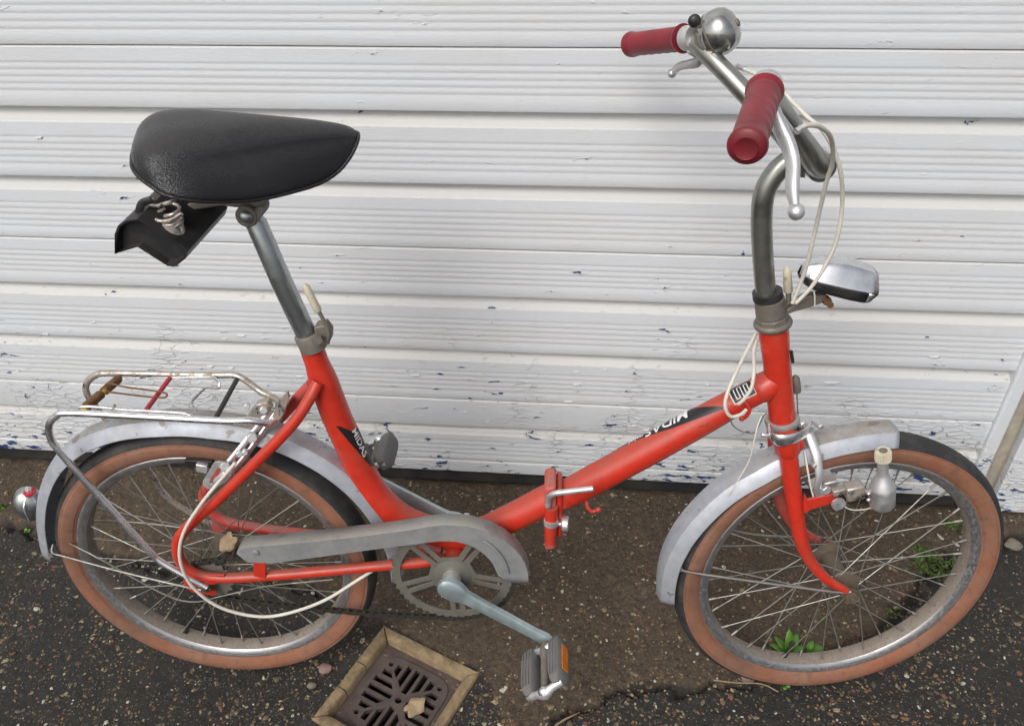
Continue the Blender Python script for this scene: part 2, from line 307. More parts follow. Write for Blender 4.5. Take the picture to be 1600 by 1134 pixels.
# ------------------------------------------------------------------ mesh helpers
def cr(pts, n=8, closed=False):
    P = [Vector(p) for p in pts]; out = []
    L = len(P)
    for i in range(L if closed else L-1):
        p0 = P[(i-1) % L] if (closed or i > 0) else P[0]*2-P[1]
        p1 = P[i]; p2 = P[(i+1) % L]; p3 = P[(i+2) % L] if (closed or i+2 < L) else P[-1]*2-P[-2]
        for k in range(n):
            t = k/n; t2 = t*t; t3 = t2*t
            out.append(.5*((2*p1)+(p2-p0)*t+(2*p0-5*p1+4*p2-p3)*t2+(3*p1-p0-3*p2+p3)*t3))
    if not closed: out.append(P[-1].copy())
    return out
def lerp_list(vals, n):       # resample radii the way cr() samples points
    out = []
    for i in range(len(vals)-1):
        for k in range(n): out.append(vals[i]+(vals[i+1]-vals[i])*k/n)
    out.append(vals[-1]); return out
class MBd:
    def __init__(s): s.v = []; s.f = []; s.m = []; s.mi = 0
    def add(s, vs, fs):
        o = len(s.v); s.v += [Vector(x) for x in vs]; s.f += [[i+o for i in f] for f in fs]; s.m += [s.mi]*len(fs); return s
    def tube(s, path, r, seg=12, closed=False, caps=True, flat=1.0, up=None):
        P = [Vector(p) for p in path]; L = len(P); rs = r if isinstance(r, (list, tuple)) else [r]*L
        T = []
        for i in range(L):
            a = P[(i-1) % L] if (closed or i > 0) else P[i]; b = P[(i+1) % L] if (closed or i < L-1) else P[i]
            T.append((b-a).normalized())
        nrm = Vector(up) if up is not None else (Vector((0, 0, 1)) if abs(T[0].z) < .9 else Vector((1, 0, 0)))
        nrm = (nrm - T[0]*nrm.dot(T[0])).normalized(); vs = []
        for i in range(L):
            nrm = (nrm - T[i]*nrm.dot(T[i])).normalized(); bi = T[i].cross(nrm)
            for k in range(seg):
                a = 2*PI*k/seg; vs.append(P[i] + nrm*(math.cos(a)*rs[i]) + bi*(math.sin(a)*rs[i]*flat))
        fs = []
        for i in range(L if closed else L-1):
            j = (i+1) % L
            for k in range(seg):
                k2 = (k+1) % seg; fs.append([i*seg+k, i*seg+k2, j*seg+k2, j*seg+k])
        if caps and not closed:
            fs.append([k for k in range(seg)][::-1]); fs.append([(L-1)*seg+k for k in range(seg)])
        return s.add(vs, fs)
    def cyl(s, a, b, r, seg=16, r2=None): return s.tube([a, b], [r, r if r2 is None else r2], seg)
    def lathe(s, prof, o, ax, seg=24, a0=0, a1=2*PI):   # prof: (distance along the axis, radius)
        ax = Vector(ax).normalized(); e = ax.orthogonal().normalized(); g = ax.cross(e); o = Vector(o); vs = []
        full = abs(a1-a0-2*PI) < 1e-6; ns = seg if full else seg+1
        for (t, r) in prof:
            for k in range(ns):
                a = a0+(a1-a0)*k/seg; vs.append(o+ax*t+e*(r*math.cos(a))+g*(r*math.sin(a)))
        fs = []
        for i in range(len(prof)-1):
            for k in range(seg):
                k2 = (k+1) % ns if full else k+1; fs.append([i*ns+k, i*ns+k2, (i+1)*ns+k2, (i+1)*ns+k])
        return s.add(vs, fs)
    def ball(s, o, r, seg=16, rings=10, sc=(1, 1, 1)):
        vs = []; fs = []; o = Vector(o)
        for i in range(rings+1):
            th = PI*i/rings
            for k in range(seg):
                a = 2*PI*k/seg; vs.append(o+Vector((r*sc[0]*math.sin(th)*math.cos(a), r*sc[1]*math.sin(th)*math.sin(a), r*sc[2]*math.cos(th))))
        for i in range(rings):
            for k in range(seg): fs.append([i*seg+k, (i+1)*seg+k, (i+1)*seg+(k+1) % seg, i*seg+(k+1) % seg])
        return s.add(vs, fs)
    def box(s, c, X, Y, Z):   # centre and half-extent vectors
        c, X, Y, Z = map(Vector, (c, X, Y, Z))
        vs = [c+X*i+Y*j+Z*k for i in (-1, 1) for j in (-1, 1) for k in (-1, 1)]
        fs = [[0, 1, 3, 2], [4, 6, 7, 5], [0, 4, 5, 1], [2, 3, 7, 6], [0, 2, 6, 4], [1, 5, 7, 3]]
        if X.cross(Y).dot(Z) < 0: fs = [f[::-1] for f in fs]
        return s.add(vs, fs)
    def prism(s, pts, d):     # outline extruded by the vector d
        P = [Vector(p) for p in pts]; n = len(P); d = Vector(d)
        return s.add(P+[p+d for p in P], [list(range(n))[::-1], list(range(n, 2*n))]+[[i, (i+1) % n, (i+1) % n+n, i+n] for i in range(n)])
    def grid(s, rows, closed=False):
        nr = len(rows); nc = len(rows[0]); fs = []
        for i in range(nr-1):
            for k in range(nc if closed else nc-1):
                k2 = (k+1) % nc; fs.append([i*nc+k, i*nc+k2, (i+1)*nc+k2, (i+1)*nc+k])
        return s.add([p for r_ in rows for p in r_], fs)
    def build(s, name, mat, parent=None, smooth=40, bevel=0, solid=0, subsurf=0, fixn=True):
        me = bpy.data.meshes.new(name); me.from_pydata([tuple(v) for v in s.v], [], s.f); me.update()
        bm = bmesh.new(); bm.from_mesh(me); bmesh.ops.remove_doubles(bm, verts=bm.verts, dist=1e-6)
        if fixn: bmesh.ops.recalc_face_normals(bm, faces=bm.faces)
        bm.to_mesh(me); bm.free()
        mats = mat if isinstance(mat, (list, tuple)) else [mat]
        for q in mats: me.materials.append(q)
        if smooth is not None:
            me.shade_smooth()
            if smooth < 180: me.set_sharp_from_angle(angle=R(smooth))
        o = bpy.data.objects.new(name, me); COL.objects.link(o)
        if parent is not None: o.parent = parent
        if solid:
            q = o.modifiers.new('solid', 'SOLIDIFY'); q.thickness = solid; q.offset = 0
        if bevel:
            q = o.modifiers.new('bevel', 'BEVEL'); q.width = bevel; q.segments = 2; q.limit_method = 'ANGLE'; q.angle_limit = R(35)
        if subsurf:
            q = o.modifiers.new('sub', 'SUBSURF'); q.levels = subsurf; q.render_levels = subsurf
        return o
def tag(o, label=None, cat=None, group=None, kind=None):
    if label: o['label'] = label
    if cat: o['category'] = cat
    if group: o['group'] = group
    if kind: o['kind'] = kind
    return o
def empty(name, loc=(0, 0, 0), mat=None):
    o = bpy.data.objects.new(name, None); COL.objects.link(o); o.empty_display_size = .05
    if mat is not None: o.matrix_world = mat
    else: o.location = loc
    return o
def curve2d(splines, extrude, bevel=0.0):     # flat shape with holes -> mesh data
    cu = bpy.data.curves.new('outline', 'CURVE'); cu.dimensions = '2D'; cu.fill_mode = 'BOTH'; cu.extrude = extrude; cu.bevel_depth = bevel; cu.bevel_resolution = 1
    for pts in splines:
        sp = cu.splines.new('POLY'); sp.points.add(len(pts)-1); sp.use_cyclic_u = True
        for i, p in enumerate(pts): sp.points[i].co = (p[0], p[1], 0, 1)
    ob = bpy.data.objects.new('outline', cu); COL.objects.link(ob)
    dg = bpy.context.evaluated_depsgraph_get(); dg.update()
    me = bpy.data.meshes.new_from_object(ob.evaluated_get(dg)); bpy.data.objects.remove(ob); bpy.data.curves.remove(cu)
    return me
def text_mesh(body, size=1.0, bold=0.0, shear=0.0, space=1.0):
    cu = bpy.data.curves.new('txt', 'FONT'); cu.body = body; cu.size = size; cu.offset = bold; cu.shear = shear; cu.space_character = space; cu.resolution_u = 3
    ob = bpy.data.objects.new('txt', cu); COL.objects.link(ob)
    dg = bpy.context.evaluated_depsgraph_get(); dg.update()
    me = bpy.data.meshes.new_from_object(ob.evaluated_get(dg)); bpy.data.objects.remove(ob); bpy.data.curves.remove(cu)
    return me
def mesh_obj(name, me, mat, parent=None, smooth=30, matrix=None):
    me.name = name
    me.materials.clear(); me.materials.append(mat)
    if smooth: me.shade_smooth(); me.set_sharp_from_angle(angle=R(smooth))
    o = bpy.data.objects.new(name, me); COL.objects.link(o)
    if parent is not None: o.parent = parent
    if matrix is not None: o.matrix_local = matrix
    return o

# ================================================================== GROUND
edge_px = [(-400, 770), (-60, 805), (40, 826), (110, 852), (200, 872), (300, 895), (400, 905), (480, 918), (545, 940), (590, 965), (760, 1050), (800, 1150), (850, 1140), (880, 1118), (930, 1098), (952, 1086), (1000, 1072), (1040, 1076), (1085, 1074), (1110, 1067), (1160, 1066),
           (1210, 1040), (1260, 1030), (1330, 1012), (1375, 985), (1420, 945), (1445, 905), (1480, 870), (1530, 850), (1600, 835), (1900, 800)]
EW = [G(*p) for p in edge_px]
EX = np.array([p.x for p in EW]); EY = np.array([p.y for p in EW])
for i in range(1, len(EX)):
    if EX[i] <= EX[i-1]+.002: EX[i] = EX[i-1]+.002
def seg_dist(X, Y, px, py):
    D = np.full(X.shape, 9.0)
    for i in range(len(px)-1):
        ax, ay, bx, by = px[i], py[i], px[i+1], py[i+1]; dx, dy = bx-ax, by-ay; L2 = dx*dx+dy*dy
        t = np.clip(((X-ax)*dx+(Y-ay)*dy)/L2, 0, 1); D = np.minimum(D, np.hypot(X-ax-t*dx, Y-ay-t*dy))
    return D
drain_c = (G(600, 977)+G(491, 1124))/2
dr_a = G(600, 977); dr_b = G(750, 1051); dr_c = G(491, 1124)
DU = ((dr_b-dr_a)).normalized(); DV = Vector((-DU.y, DU.x, 0)); DS = .203
DC = dr_a + DU*(DS/2) - DV*(DS/2)
def ground_near():
    x0, x1, y0, y1, st = -1.75, 1.35, -1.05, .04, .0055
    nx = int((x1-x0)/st)+1; ny = int((y1-y0)/st)+1
    xs = np.linspace(x0, x1, nx); ys = np.linspace(y0, y1, ny); X, Y = np.meshgrid(xs, ys)
    # value noise sums
    def vn(sc, seed):
        rs = np.random.RandomState(seed); gx = int((x1-x0)*sc)+3; gy = int((y1-y0)*sc)+3; g = rs.rand(gy, gx)
        fx = (X-x0)*sc; fy = (Y-y0)*sc; ix = fx.astype(int); iy = fy.astype(int); tx = fx-ix; ty = fy-iy
        tx = tx*tx*(3-2*tx); ty = ty*ty*(3-2*ty)
        return g[iy, ix]*(1-tx)*(1-ty)+g[iy, ix+1]*tx*(1-ty)+g[iy+1, ix]*(1-tx)*ty+g[iy+1, ix+1]*tx*ty
    h = (vn(6, 1)-.5)*.003+(vn(22, 2)-.5)*.003+(vn(70, 3)-.5)*.0032+(vn(150, 4)-.5)*.0026
    Yb = np.interp(X, EX, EY)
    wob = (vn(25, 5)-.5)*.03+(vn(70, 6)-.5)*.018
    sgn = (Y+wob)-Yb
    d = seg_dist(X+(vn(60, 8)-.5)*.022, Y+(vn(60, 9)-.5)*.022, EX, EY)
    wid = np.interp(X, [-2, -1.2, -.9, -.5, -.36, -.1, -.02, .02, .30, .36, .75, .9, 1.3], [.004, .006, .008, .004, 0, 0, .002, .004, .005, .011, .013, .006, .003])*(.5+1.2*vn(14, 7))
    cr_ = np.exp(-(d/np.maximum(wid, 1e-4))**2)*(wid > 5e-4)
    h = h - .015*cr_ + .0025*np.clip(sgn/.02, -1, 1)
    h -= .003
    h -= np.clip((Y-.0)/.02, 0, 1)*.01
    lx = (X-DC.x)*DU.x+(Y-DC.y)*DU.y; ly = (X-DC.x)*DV.x+(Y-DC.y)*DV.y
    near = np.maximum(abs(lx), abs(ly))
    inside = near < DS/2-.006
    h = np.where(near < DS/2+.01, -.0035, h)
    idx = np.arange(nx*ny).reshape(ny, nx)
    q = np.stack([idx[:-1, :-1], idx[:-1, 1:], idx[1:, 1:], idx[1:, :-1]], -1)
    keep = ~(inside[:-1, :-1] & inside[:-1, 1:] & inside[1:, 1:] & inside[1:, :-1])
    q = q[keep]
    V = np.stack([X, Y, h], -1).reshape(-1, 3)
    me = bpy.data.meshes.new('tarmac')
    me.vertices.add(len(V)); me.vertices.foreach_set('co', V.ravel())
    me.loops.add(q.size); me.loops.foreach_set('vertex_index', q.ravel().astype(np.int32))
    me.polygons.add(len(q)); me.polygons.foreach_set('loop_start', np.arange(0, q.size, 4, dtype=np.int32))
    me.update(calc_edges=True)
    a = me.attributes.new('mud', 'FLOAT', 'POINT'); a.data.foreach_set('value', np.clip(.5+sgn/.05, 0, 1).ravel())
    a = me.attributes.new('crack', 'FLOAT', 'POINT'); a.data.foreach_set('value', np.clip(cr_**2.5*1.8, 0, 1).ravel())
    me.shade_smooth(); me.materials.append(M['tarmac'])
    o = bpy.data.objects.new('tarmac', me); COL.objects.link(o); tag(o, 'worn dark tarmac with brown mud, embedded chips and an irregular crack', None, None, 'structure')
    return X, Y, h, inside
gX, gY, gH, gIn = ground_near()
def gz(x, y):
    i = int(round((y+1.05)/((1.09)/(gX.shape[0]-1)))); k = int(round((x+1.75)/(3.10/(gX.shape[1]-1))))
    if 0 <= i < gX.shape[0] and 0 <= k < gX.shape[1]: return float(gH[i, k])
    return -.003
far = MBd()
A_, B_ = 160, 1.0
far.add([(-A_, -A_, -.006), (A_, -A_, -.006), (A_, -1.045, -.006), (-A_, -1.045, -.006)], [[0, 1, 2, 3]])
far.add([(-A_, -1.045, -.006), (-1.745, -1.045, -.006), (-1.745, .3, -.006), (-A_, .3, -.006)], [[0, 1, 2, 3]])
far.add([(1.345, -1.045, -.006), (A_, -1.045, -.006), (A_, .3, -.006), (1.345, .3, -.006)], [[0, 1, 2, 3]])
far.add([(-A_, .3, -.006), (A_, .3, -.006), (A_, A_, -.006), (-A_, A_, -.006)], [[0, 1, 2, 3]])
tag(far.build('ground', M['tarmac']), 'dark tarmac of the yard running on beyond the picture', None, None, 'structure')

# chips of stone set in the tarmac
gv = MBd(); vs_, fs_ = [], []
rg = random.Random(11)
ico = bmesh.new(); bmesh.ops.create_icosphere(ico, subdivisions=1, radius=1); icv = [v.co.copy() for v in ico.verts]; icf = [[v.index for v in f.verts] for f in ico.faces]; ico.free()
def chip(x, y, z, r, fl=.45):
    o = len(vs_); a = rg.random()*PI; sx = r*rg.uniform(.8, 1.5); sy = r*rg.uniform(.6, 1.0); sz = r*fl
    ca, sa = math.cos(a), math.sin(a)
    for v in icv:
        k = rg.uniform(.72, 1.2); X = v.x*sx*k; Y = v.y*sy*k
        vs_.append((x+X*ca-Y*sa, y+X*sa+Y*ca, z+v.z*sz*k))
    fs_.extend([[i+o for i in f] for f in icf])
cnt = 0
while cnt < 19000:
    px, py = rg.uniform(-40, 1640), rg.uniform(700, 1150); p = G(px, py)
    if p.y > -.005: continue
    lx = (p-DC).dot(DU); ly = (p-DC).dot(DV)
    if max(abs(lx), abs(ly)) < DS/2+.002: continue
    if mnoise.noise(p*9) < rg.uniform(-.8, .25): continue
    r = .0007+.0030*rg.random()**2.6
    if rg.random() < .025: r = rg.uniform(.0034, .0064)
    chip(p.x, p.y, gz(p.x, p.y)+r*.0, r, rg.uniform(.25, .45)); cnt += 1
me = bpy.data.meshes.new('gravel'); me.from_pydata(vs_, [], fs_); me.materials.append(M['gravel']); me.update()
go = bpy.data.objects.new('gravel', me); COL.objects.link(go)
tag(go, 'small pale and brown stone chips scattered over and set in the tarmac', 'gravel', None, 'stuff')

# ================================================================== GARAGE DOOR
Pp, Z1 = .340546, .916488
door = tag(empty('garage_door', (0, 0, 0)), 'white painted timber garage door of ribbed horizontal boards, paint flaking near the bottom', 'garage door')
DX0, DX1 = -2.15, .769
def board(z_top, z_bot, chamfer, lip, ribs=5, lip_out=.012, name='board'):
    """one ribbed board as an extruded profile; z_top..z_bot, chamfer = height of the sloping top"""
    H = z_top-z_bot; pr = []
    y = 0.0
    if chamfer: pr += [(.024, z_top+.004), (.0135, z_top-.001), (.0128, z_top-.0095), (.0112, z_top-.0135), (.0070, z_top-.0175), (.0010, z_top-chamfer-.001), (-.0012, z_top-chamfer-.0022), (-.0025, z_top-chamfer-.0045)]
    else: pr += [(.014, z_top-.0006), (.0005, z_top-.0008), (-.0025, z_top-.003)]
    f = -.0025
    r0 = .27 if not chamfer else .41; r1 = .72 if not chamfer else .80
    if ribs:
        pit = (r1-r0)*H/(ribs-1)
        for i in range(ribs):
            zc = z_top-r0*H-i*pit
            if i == 0: pr.append((f, zc+pit*.5))
            for t, dy in ((.34, 0.0), (.22, .0002), (.1, .0005), (0, .00075), (-.12, .00065), (-.24, .0003), (-.42, -.0001)):
                pr.append((f+dy, zc+t*pit))
    pr += [(f, z_bot+.006), (f+.0012, z_bot+.0018), (f+.004, z_bot+.0004), (.022, z_bot+.0004)]
    pr += [(.030, z_bot+.0004), (.030, z_top+(.004 if chamfer else -.0006))]
    n = len(pr); m = MBd(); nx = 60; rows = []
    for i in range(nx+1):
        x = DX0+(DX1-DX0)*i/nx
        rows.append([(x, yy+.0012*mnoise.noise(Vector((x*1.5, z*6, 3)))+.0004*mnoise.noise(Vector((x*9, z*20, 1))), z+.0006*mnoise.noise(Vector((x*2.3, z*3, 9)))) for yy, z in pr])
    m.grid(rows, closed=True); m.f.append(list(range(n))); m.m.append(0); m.f.append([nx*n+k for k in range(n)][::-1]); m.m.append(0)
    return m.build(name, M['door'], door, smooth=28)
a_, b_ = .098467, .220843
for k in range(-4, 2):
    z = Z1-k*Pp
    board(z, z-a_, 0, 0); board(z-a_, z-b_, .020, 0); board(z-b_, z-Pp, .020, 0)
z = Z1-2*Pp
board(z, z-.07125, 0, 0, ribs=0)
zb = z-.07125; board(zb, z-.16674, .018, 0, ribs=4)
board(z-.16674, .034518, 0, 0, ribs=0)
s_ = MBd(); s_.box(((DX0+DX1)/2, .022, .016), ((DX1-DX0)/2, 0, 0), (0, .012, 0), (0, 0, .021))
s_.build('rubber_seal', M['seal'], door, bevel=.002)
# flakes of paint lifting off the boards
rf_ = random.Random(21); fl = MBd()
zones = [(-.05, .55, .16, .33, 75), (-1.25, -.55, .26, .40, 40), (-.55, -.05, .05, .30, 20), (.05, .74, .05, .16, 26), (-1.3, -.9, .70, .98, 5), (.3, .7, .30, .60, 5)]
zs_ = [Z1-k_*Pp-o_ for k_ in range(3) for o_ in (0, a_, b_)]
for (xa, xb, za, zb2, nn_) in zones:
    for _ in range(nn_):
        x = rf_.uniform(xa, xb); zc = rf_.uniform(za, zb2)
        if any(-.003 < q_-zc < .026 for q_ in zs_+[zb, z-.16674]): continue
        if mnoise.noise(Vector((x*7, zc*12, 2))) < -.12: continue
        Lf = rf_.uniform(.003, .010)*(1.6 if rf_.random() < .12 else 1); Hf = Lf*rf_.uniform(.25, .6); sgn2 = rf_.choice((-1, 1)); n5 = 5; rows_ = [[], [], []]
        for i_ in range(n5):
            t_ = i_/(n5-1); xx = x+(t_-.5)*Lf*2; hh = Hf*(math.sin(PI*t_)**.6+.05)*rf_.uniform(.7, 1.2)
            for j_, (fz, fy) in enumerate(((0, -.0024), (.6, -.0032), (1, -.0034-.0009*rf_.uniform(.4, 1.2)))): rows_[j_].append(Vector((xx+fz*.001, fy, zc+sgn2*hh*fz+(t_-.5)*.001)))
        fl.grid(rows_)
tag(fl.build('paint_flake', M['door'], door, 60, solid=.0003, fixn=False), None, None, None, 'stuff')
# bracket at the foot of the door on the right
# dark space behind, threshold
th_ = MBd(); th_.box((0, .10, -.012), (3.2, 0, 0), (0, .07, 0), (0, 0, .010)); tag(th_.build('threshold', M['seal']), None, None, None, 'structure')
# door frame, right
def post(name, x0, x1, y0, y1, z0, z1, mat, bev=.003, seed=0):
    m = MBd(); rows = []; nz = 50
    for i in range(nz+1):
        zz = z0+(z1-z0)*i/nz; d = .0015*mnoise.noise(Vector((seed, zz*4, 0)))
        rows.append([(x0+d, y0, zz), (x1+d, y0, zz), (x1+d, y1, zz), (x0+d, y1, zz)])
    m.grid(rows, closed=True); m.f.append([0, 1, 2, 3]); m.f.append([nz*4+k for k in range(4)]); m.m += [0, 0]
    return m.build(name, mat, None, bevel=bev)
e1 = WL(1600, 616, -.012).x; e2 = WL(1545, 735, -.012).x
fr_o = post('door_frame', .7695, .7950, -.012, .05, .012, 2.4, M['door'], .004, 3)
tag(fr_o, 'narrow white painted timber strip along the right edge of the ribbed door', 'door frame')
post_b = post('timber_post', .7995, .8325, .004, .08, 0, 2.4, M['beige'], .012, 5)
tag(post_b, 'weathered beige timber post in the gap beside the white strip', 'post')
sd_o = post('side_panel', .8345, 1.9, -.006, .03, .002, 2.4, M['door'], .003, 8)
tag(sd_o, 'plain white painted panel at the far right beyond the beige post', 'panel')
lf_o = post('door_frame', -2.25, -2.155, -.012, .05, 0, 2.4, M['door'], .004, 4)
tag(lf_o, 'white painted timber strip at the left end of the ribbed door', 'door frame')
wl = MBd(); wl.box((0, .16, 1.6), (4.5, 0, 0), (0, .05, 0), (0, 0, 1.62)); 
bm_ = simple('brown_brick_wall', (.20, .11, .075), .9, dirt=(.1, .06, .045), damt=.5, dscale=9, bmp=.5)
tag(wl.build('garage_wall', bm_), 'brick wall of the garage behind and around the white door', 'wall')

# ================================================================== DRAIN
MD = Matrix(((DU.x, DV.x, 0, DC.x), (DU.y, DV.y, 0, DC.y), (0, 0, 1, 0), (0, 0, 0, 1)))
drain = tag(empty('drain', mat=MD), 'square drain with worn tan surround and slotted iron grate in the tarmac', 'drain')
h0 = DS/2; h1 = h0-.0195
def fr_bar(p, q, width_dir, seed, name='surround_bar', m0=1, m1=1):
    p = Vector(p); q = Vector(q); wd = Vector(width_dir); m = MBd(); rows = []
    L = (q-p); nn = 26
    for i in range(nn+1):
        t = i/nn; c = p+L*t
        mi = .0195*min(t*L.length/.0195 if m0 else 1, (1-t)*L.length/.0195 if m1 else 1, 1)          # mitred ends
        nz = lambda k: .0011*mnoise.noise(Vector((seed*3.1+t*9, k, 0)))+.0006*mnoise.noise(Vector((seed+t*40, k*2, 1)))
        rows.append([c+Vector((0, 0, -.02)), c+wd*nz(1)+Vector((0, 0, .000+nz(2))), c+wd*(min(.003, mi)+nz(3))+Vector((0, 0, .0035+nz(4))),
                     c+wd*(mi*.82+nz(5))+Vector((0, 0, .003+nz(6))), c+wd*(mi+nz(7)*.6)+Vector((0, 0, -.001)), c+wd*(mi+.001)+Vector((0, 0, -.03))])
    m.grid(rows)
    return m.build(name, M['frame_edge'], drain, smooth=50)
fr_bar((-h0, h0, 0), (h0, h0, 0), (0, -1, 0), 1)
fr_bar((h0, h0, 0), (h0, -h0, 0), (-1, 0, 0), 2)
fr_bar((h0, -h0, 0), (-h0, -h0, 0), (0, 1, 0), 3)
fr_bar((-h0, -h0, 0), (-h0, -.036, 0), (1, 0, 0), 4, m1=0); fr_bar((-h0+.001, -.0348, 0), (-h0, .018, 0), (1, 0, 0), 5, m0=0, m1=0); fr_bar((-h0, .0192, 0), (-h0, h0, 0), (1, 0, 0), 6, m0=0)
# grate with real slots
g = h1+.0005
def rrect(cx, cy, hx, hy, cut=None): return [(cx-hx, cy-hy), (cx+hx, cy-hy), (cx+hx, cy+hy), (cx-hx, cy+hy)]
spl = [rrect(0, 0, g, g)]
def circ(cx, cy, r, n=18): return [(cx+r*math.cos(2*PI*i/n), cy+r*math.sin(2*PI*i/n)) for i in range(n)]
e_ = .0505
for sx in (-1, 1):
    for sy in (-1, 1): spl.append(circ(sx*e_, sy*e_, .0048))
spl.append(circ(0, 0, .0065))
for qd in range(4):
    ca, sa = math.cos(qd*PI/2), math.sin(qd*PI/2)
    for i in (-2, -1, 0, 1, 2):
        cx = i*.0168; hw = .0057; y_in0 = .013+abs(i)*.0125; y_out = .0625 if abs(i) < 2 else .0565
        sgn_ = 1 if i > 0 else -1
        if i == 0: pts = [(cx-hw, .014), (cx+hw, .014), (cx+hw, y_out), (cx-hw, y_out)]
        else:
            inn = y_in0-.006*1; out_ = y_in0+.004
            xl, xr = cx-hw, cx+hw
            yl, yr = (inn, out_) if i > 0 else (out_, inn)
            pts = [(xl, yl), (xr, yr), (xr, y_out), (xl, y_out)]
        spl.append([(x*ca-y*sa, x*sa+y*ca) for x, y in pts])
me = curve2d(spl, .004, .0006)
gr_o = mesh_obj('grate', me, M['iron'], drain, 30, Matrix.Translation((0, 0, -.021)))
rr_ = MBd()   # raised rounded pad round the slots
pad = []
for i in range(64):
    a = 2*PI*i/64; rx = .0705; pw = 5; c_, s2 = math.cos(a), math.sin(a)
    k = (abs(c_)**pw+abs(s2)**pw)**(-1/pw); pad.append((rx*k*c_*.98, rx*k*s2*.98))
me = curve2d([pad]+spl[1:], .0008, .0006); mesh_obj('grate_pad', me, M['iron'], drain, 30, Matrix.Translation((0, 0, -.0155)))
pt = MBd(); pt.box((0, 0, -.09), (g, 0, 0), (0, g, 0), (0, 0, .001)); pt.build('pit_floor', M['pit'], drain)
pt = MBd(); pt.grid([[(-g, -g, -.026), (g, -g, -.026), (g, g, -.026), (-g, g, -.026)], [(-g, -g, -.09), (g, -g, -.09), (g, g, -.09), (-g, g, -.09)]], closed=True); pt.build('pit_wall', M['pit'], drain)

# ================================================================== BICYCLE
bike = tag(empty('bicycle', mat=MB), 'old orange-red folding bicycle with black saddle and crimson grips standing along the white garage door', 'bicycle')
RW = .253
U0, V0 = -.566844, .253
# ---------------- wheels
def make_wheel(name, origin, X, Yaw):
    X = Vector(X).normalized(); Y = Vector(Yaw).normalized(); Z = X.cross(Y)
    Mx = Matrix(((X.x, Y.x, Z.x, origin[0]), (X.y, Y.y, Z.y, origin[1]), (X.z, Y.z, Z.z, origin[2]), (0, 0, 0, 1)))
    hub = MBd(); ax = (0, 1, 0)
    hub.lathe([(-.036, 0), (-.036, .013), (-.034, .0225), (-.031, .0245), (-.0295, .019), (-.024, .014), (0, .0125), (.024, .014), (.0295, .019), (.031, .0245), (.034, .0225), (.036, .013), (.036, 0)], (0, 0, 0), ax, 28)
    hub.cyl((0, -.068, 0), (0, .068, 0), .0047, 10)
    for sg in (-1, 1):
        hub.lathe([(0, 0), (0, .0095), (.006, .0095), (.006, 0)], (0, sg*.061-.003, 0), ax, 6); hub.lathe([(0, 0), (0, .011), (.0016, .011), (.0016, 0)], (0, sg*.055, 0), ax, 16)
    w = hub.build(name, M['hub'], bike, 35); w.matrix_local = Mx
    def ringm(prof, seg, nm, mt, sm=50, jag=None):
        m = MBd(); rows = []
        for i in range(seg):
            a = 2*PI*i/seg; rr = []
            for k, (r, y) in enumerate(prof):
                q = r+(jag(i, k) if jag else 0); rr.append((q*math.cos(a), y, q*math.sin(a)))
            rows.append(rr)
        rows.append(rows[0]); m.grid(rows, closed=True)
        return m.build(nm, mt, w, sm)
    side = [(.2105, -.0130), (.2150, -.0165), (.2175, -.0183), (.2180, -.0180), (.2186, -.0190), (.2200, -.0198), (.2270, -.0222), (.2340, -.0226), (.2374, -.0221), (.2379, -.0214), (.2385, -.0217), (.2405, -.0211), (.2425, -.0204)]
    ringm(side+[(r, -y) for r, y in side[::-1]], 144, 'tyre', M['tan'], 60)
    tr = [(.2412, -.0211), (.2432, -.0209), (.2452, -.0198), (.2487, -.0160), (.2512, -.0105), (.2528, -.0045)]
    tr = tr+[(r, -y) for r, y in tr[::-1]]
    def jag(i, k):
        kk = min(k, len(tr)-1-k)
        if kk in (1, 2): return -.0019 if i % 2 else .0003
        if kk == 3: return -.0013 if i % 2 else 0
        if kk == 4: return -.0006
        return 0
    ringm(tr, 300, 'tread', M['rubber'], 25, jag)
    rm = [(.2145, -.0142), (.2155, -.0158), (.2142, -.0172), (.2118, -.0172), (.2085, -.0158), (.2045, -.0150), (.2015, -.0120)]
    bd = [(.2015, -.0120), (.1995, -.0070), (.1990, 0)]
    ringm(rm+[(.2030, -.0100), (.2115, -.0125)], 144, 'rim', M['rim'], 60)
    ringm([(r, -y) for r, y in rm]+[(.2030, .0100), (.2115, .0125)], 144, 'rim', M['rim'], 60)
    ringm(bd+[(r, -y) for r, y in bd[:2][::-1]]+[(.2040, .011), (.2040, -.011)], 144, 'rim_bed', M['rimbed'], 60)
    pro = []
    for j in range(4):
        sg = -1 if j % 2 == 0 else 1; dr = 1 if j < 2 else -1
        ra = R(10*j); ha = ra+dr*R(62)
        p0 = Vector((.0215*math.cos(ha), sg*(.0325+(.0012 if dr > 0 else -.0012)), .0215*math.sin(ha))); p1 = Vector((.1998*math.cos(ra), sg*.0035, .1998*math.sin(ra)))
        d = (p1-p0).normalized(); m = MBd()
        m.tube([p0, p0+(p1-p0)*.5, p1-d*.013], 0.00092, 6); m.tube([p1-d*.013, p1-d*.011, p1+d*.0015], [.0012, .0019, .0020], 6)
        pro.append(m.build('spoke', M['spoke'], w, 60))
    for q in range(1, 9):
        for o in pro:
            c = o.copy(); COL.objects.link(c); c.parent = w; c.rotation_euler = (0, q*R(40), 0)
    vl = MBd(); a = R(-118); dd = Vector((math.cos(a), 0, math.sin(a))); vl.cyl(dd*.199, dd*.172, .0032, 10); vl.cyl(dd*.172, dd*.165, .0045, 10); vl.build('valve', M['black'], w)
    return w
rear = make_wheel('rear_wheel', (U0, 0, V0), (1, 0, 0), (0, 1, 0))
FCo = Vector((.3982, 0, .253))
frontw = make_wheel('front_wheel', FCo, Sf, -Sl)
rear.rotation_mode = 'XYZ'; 

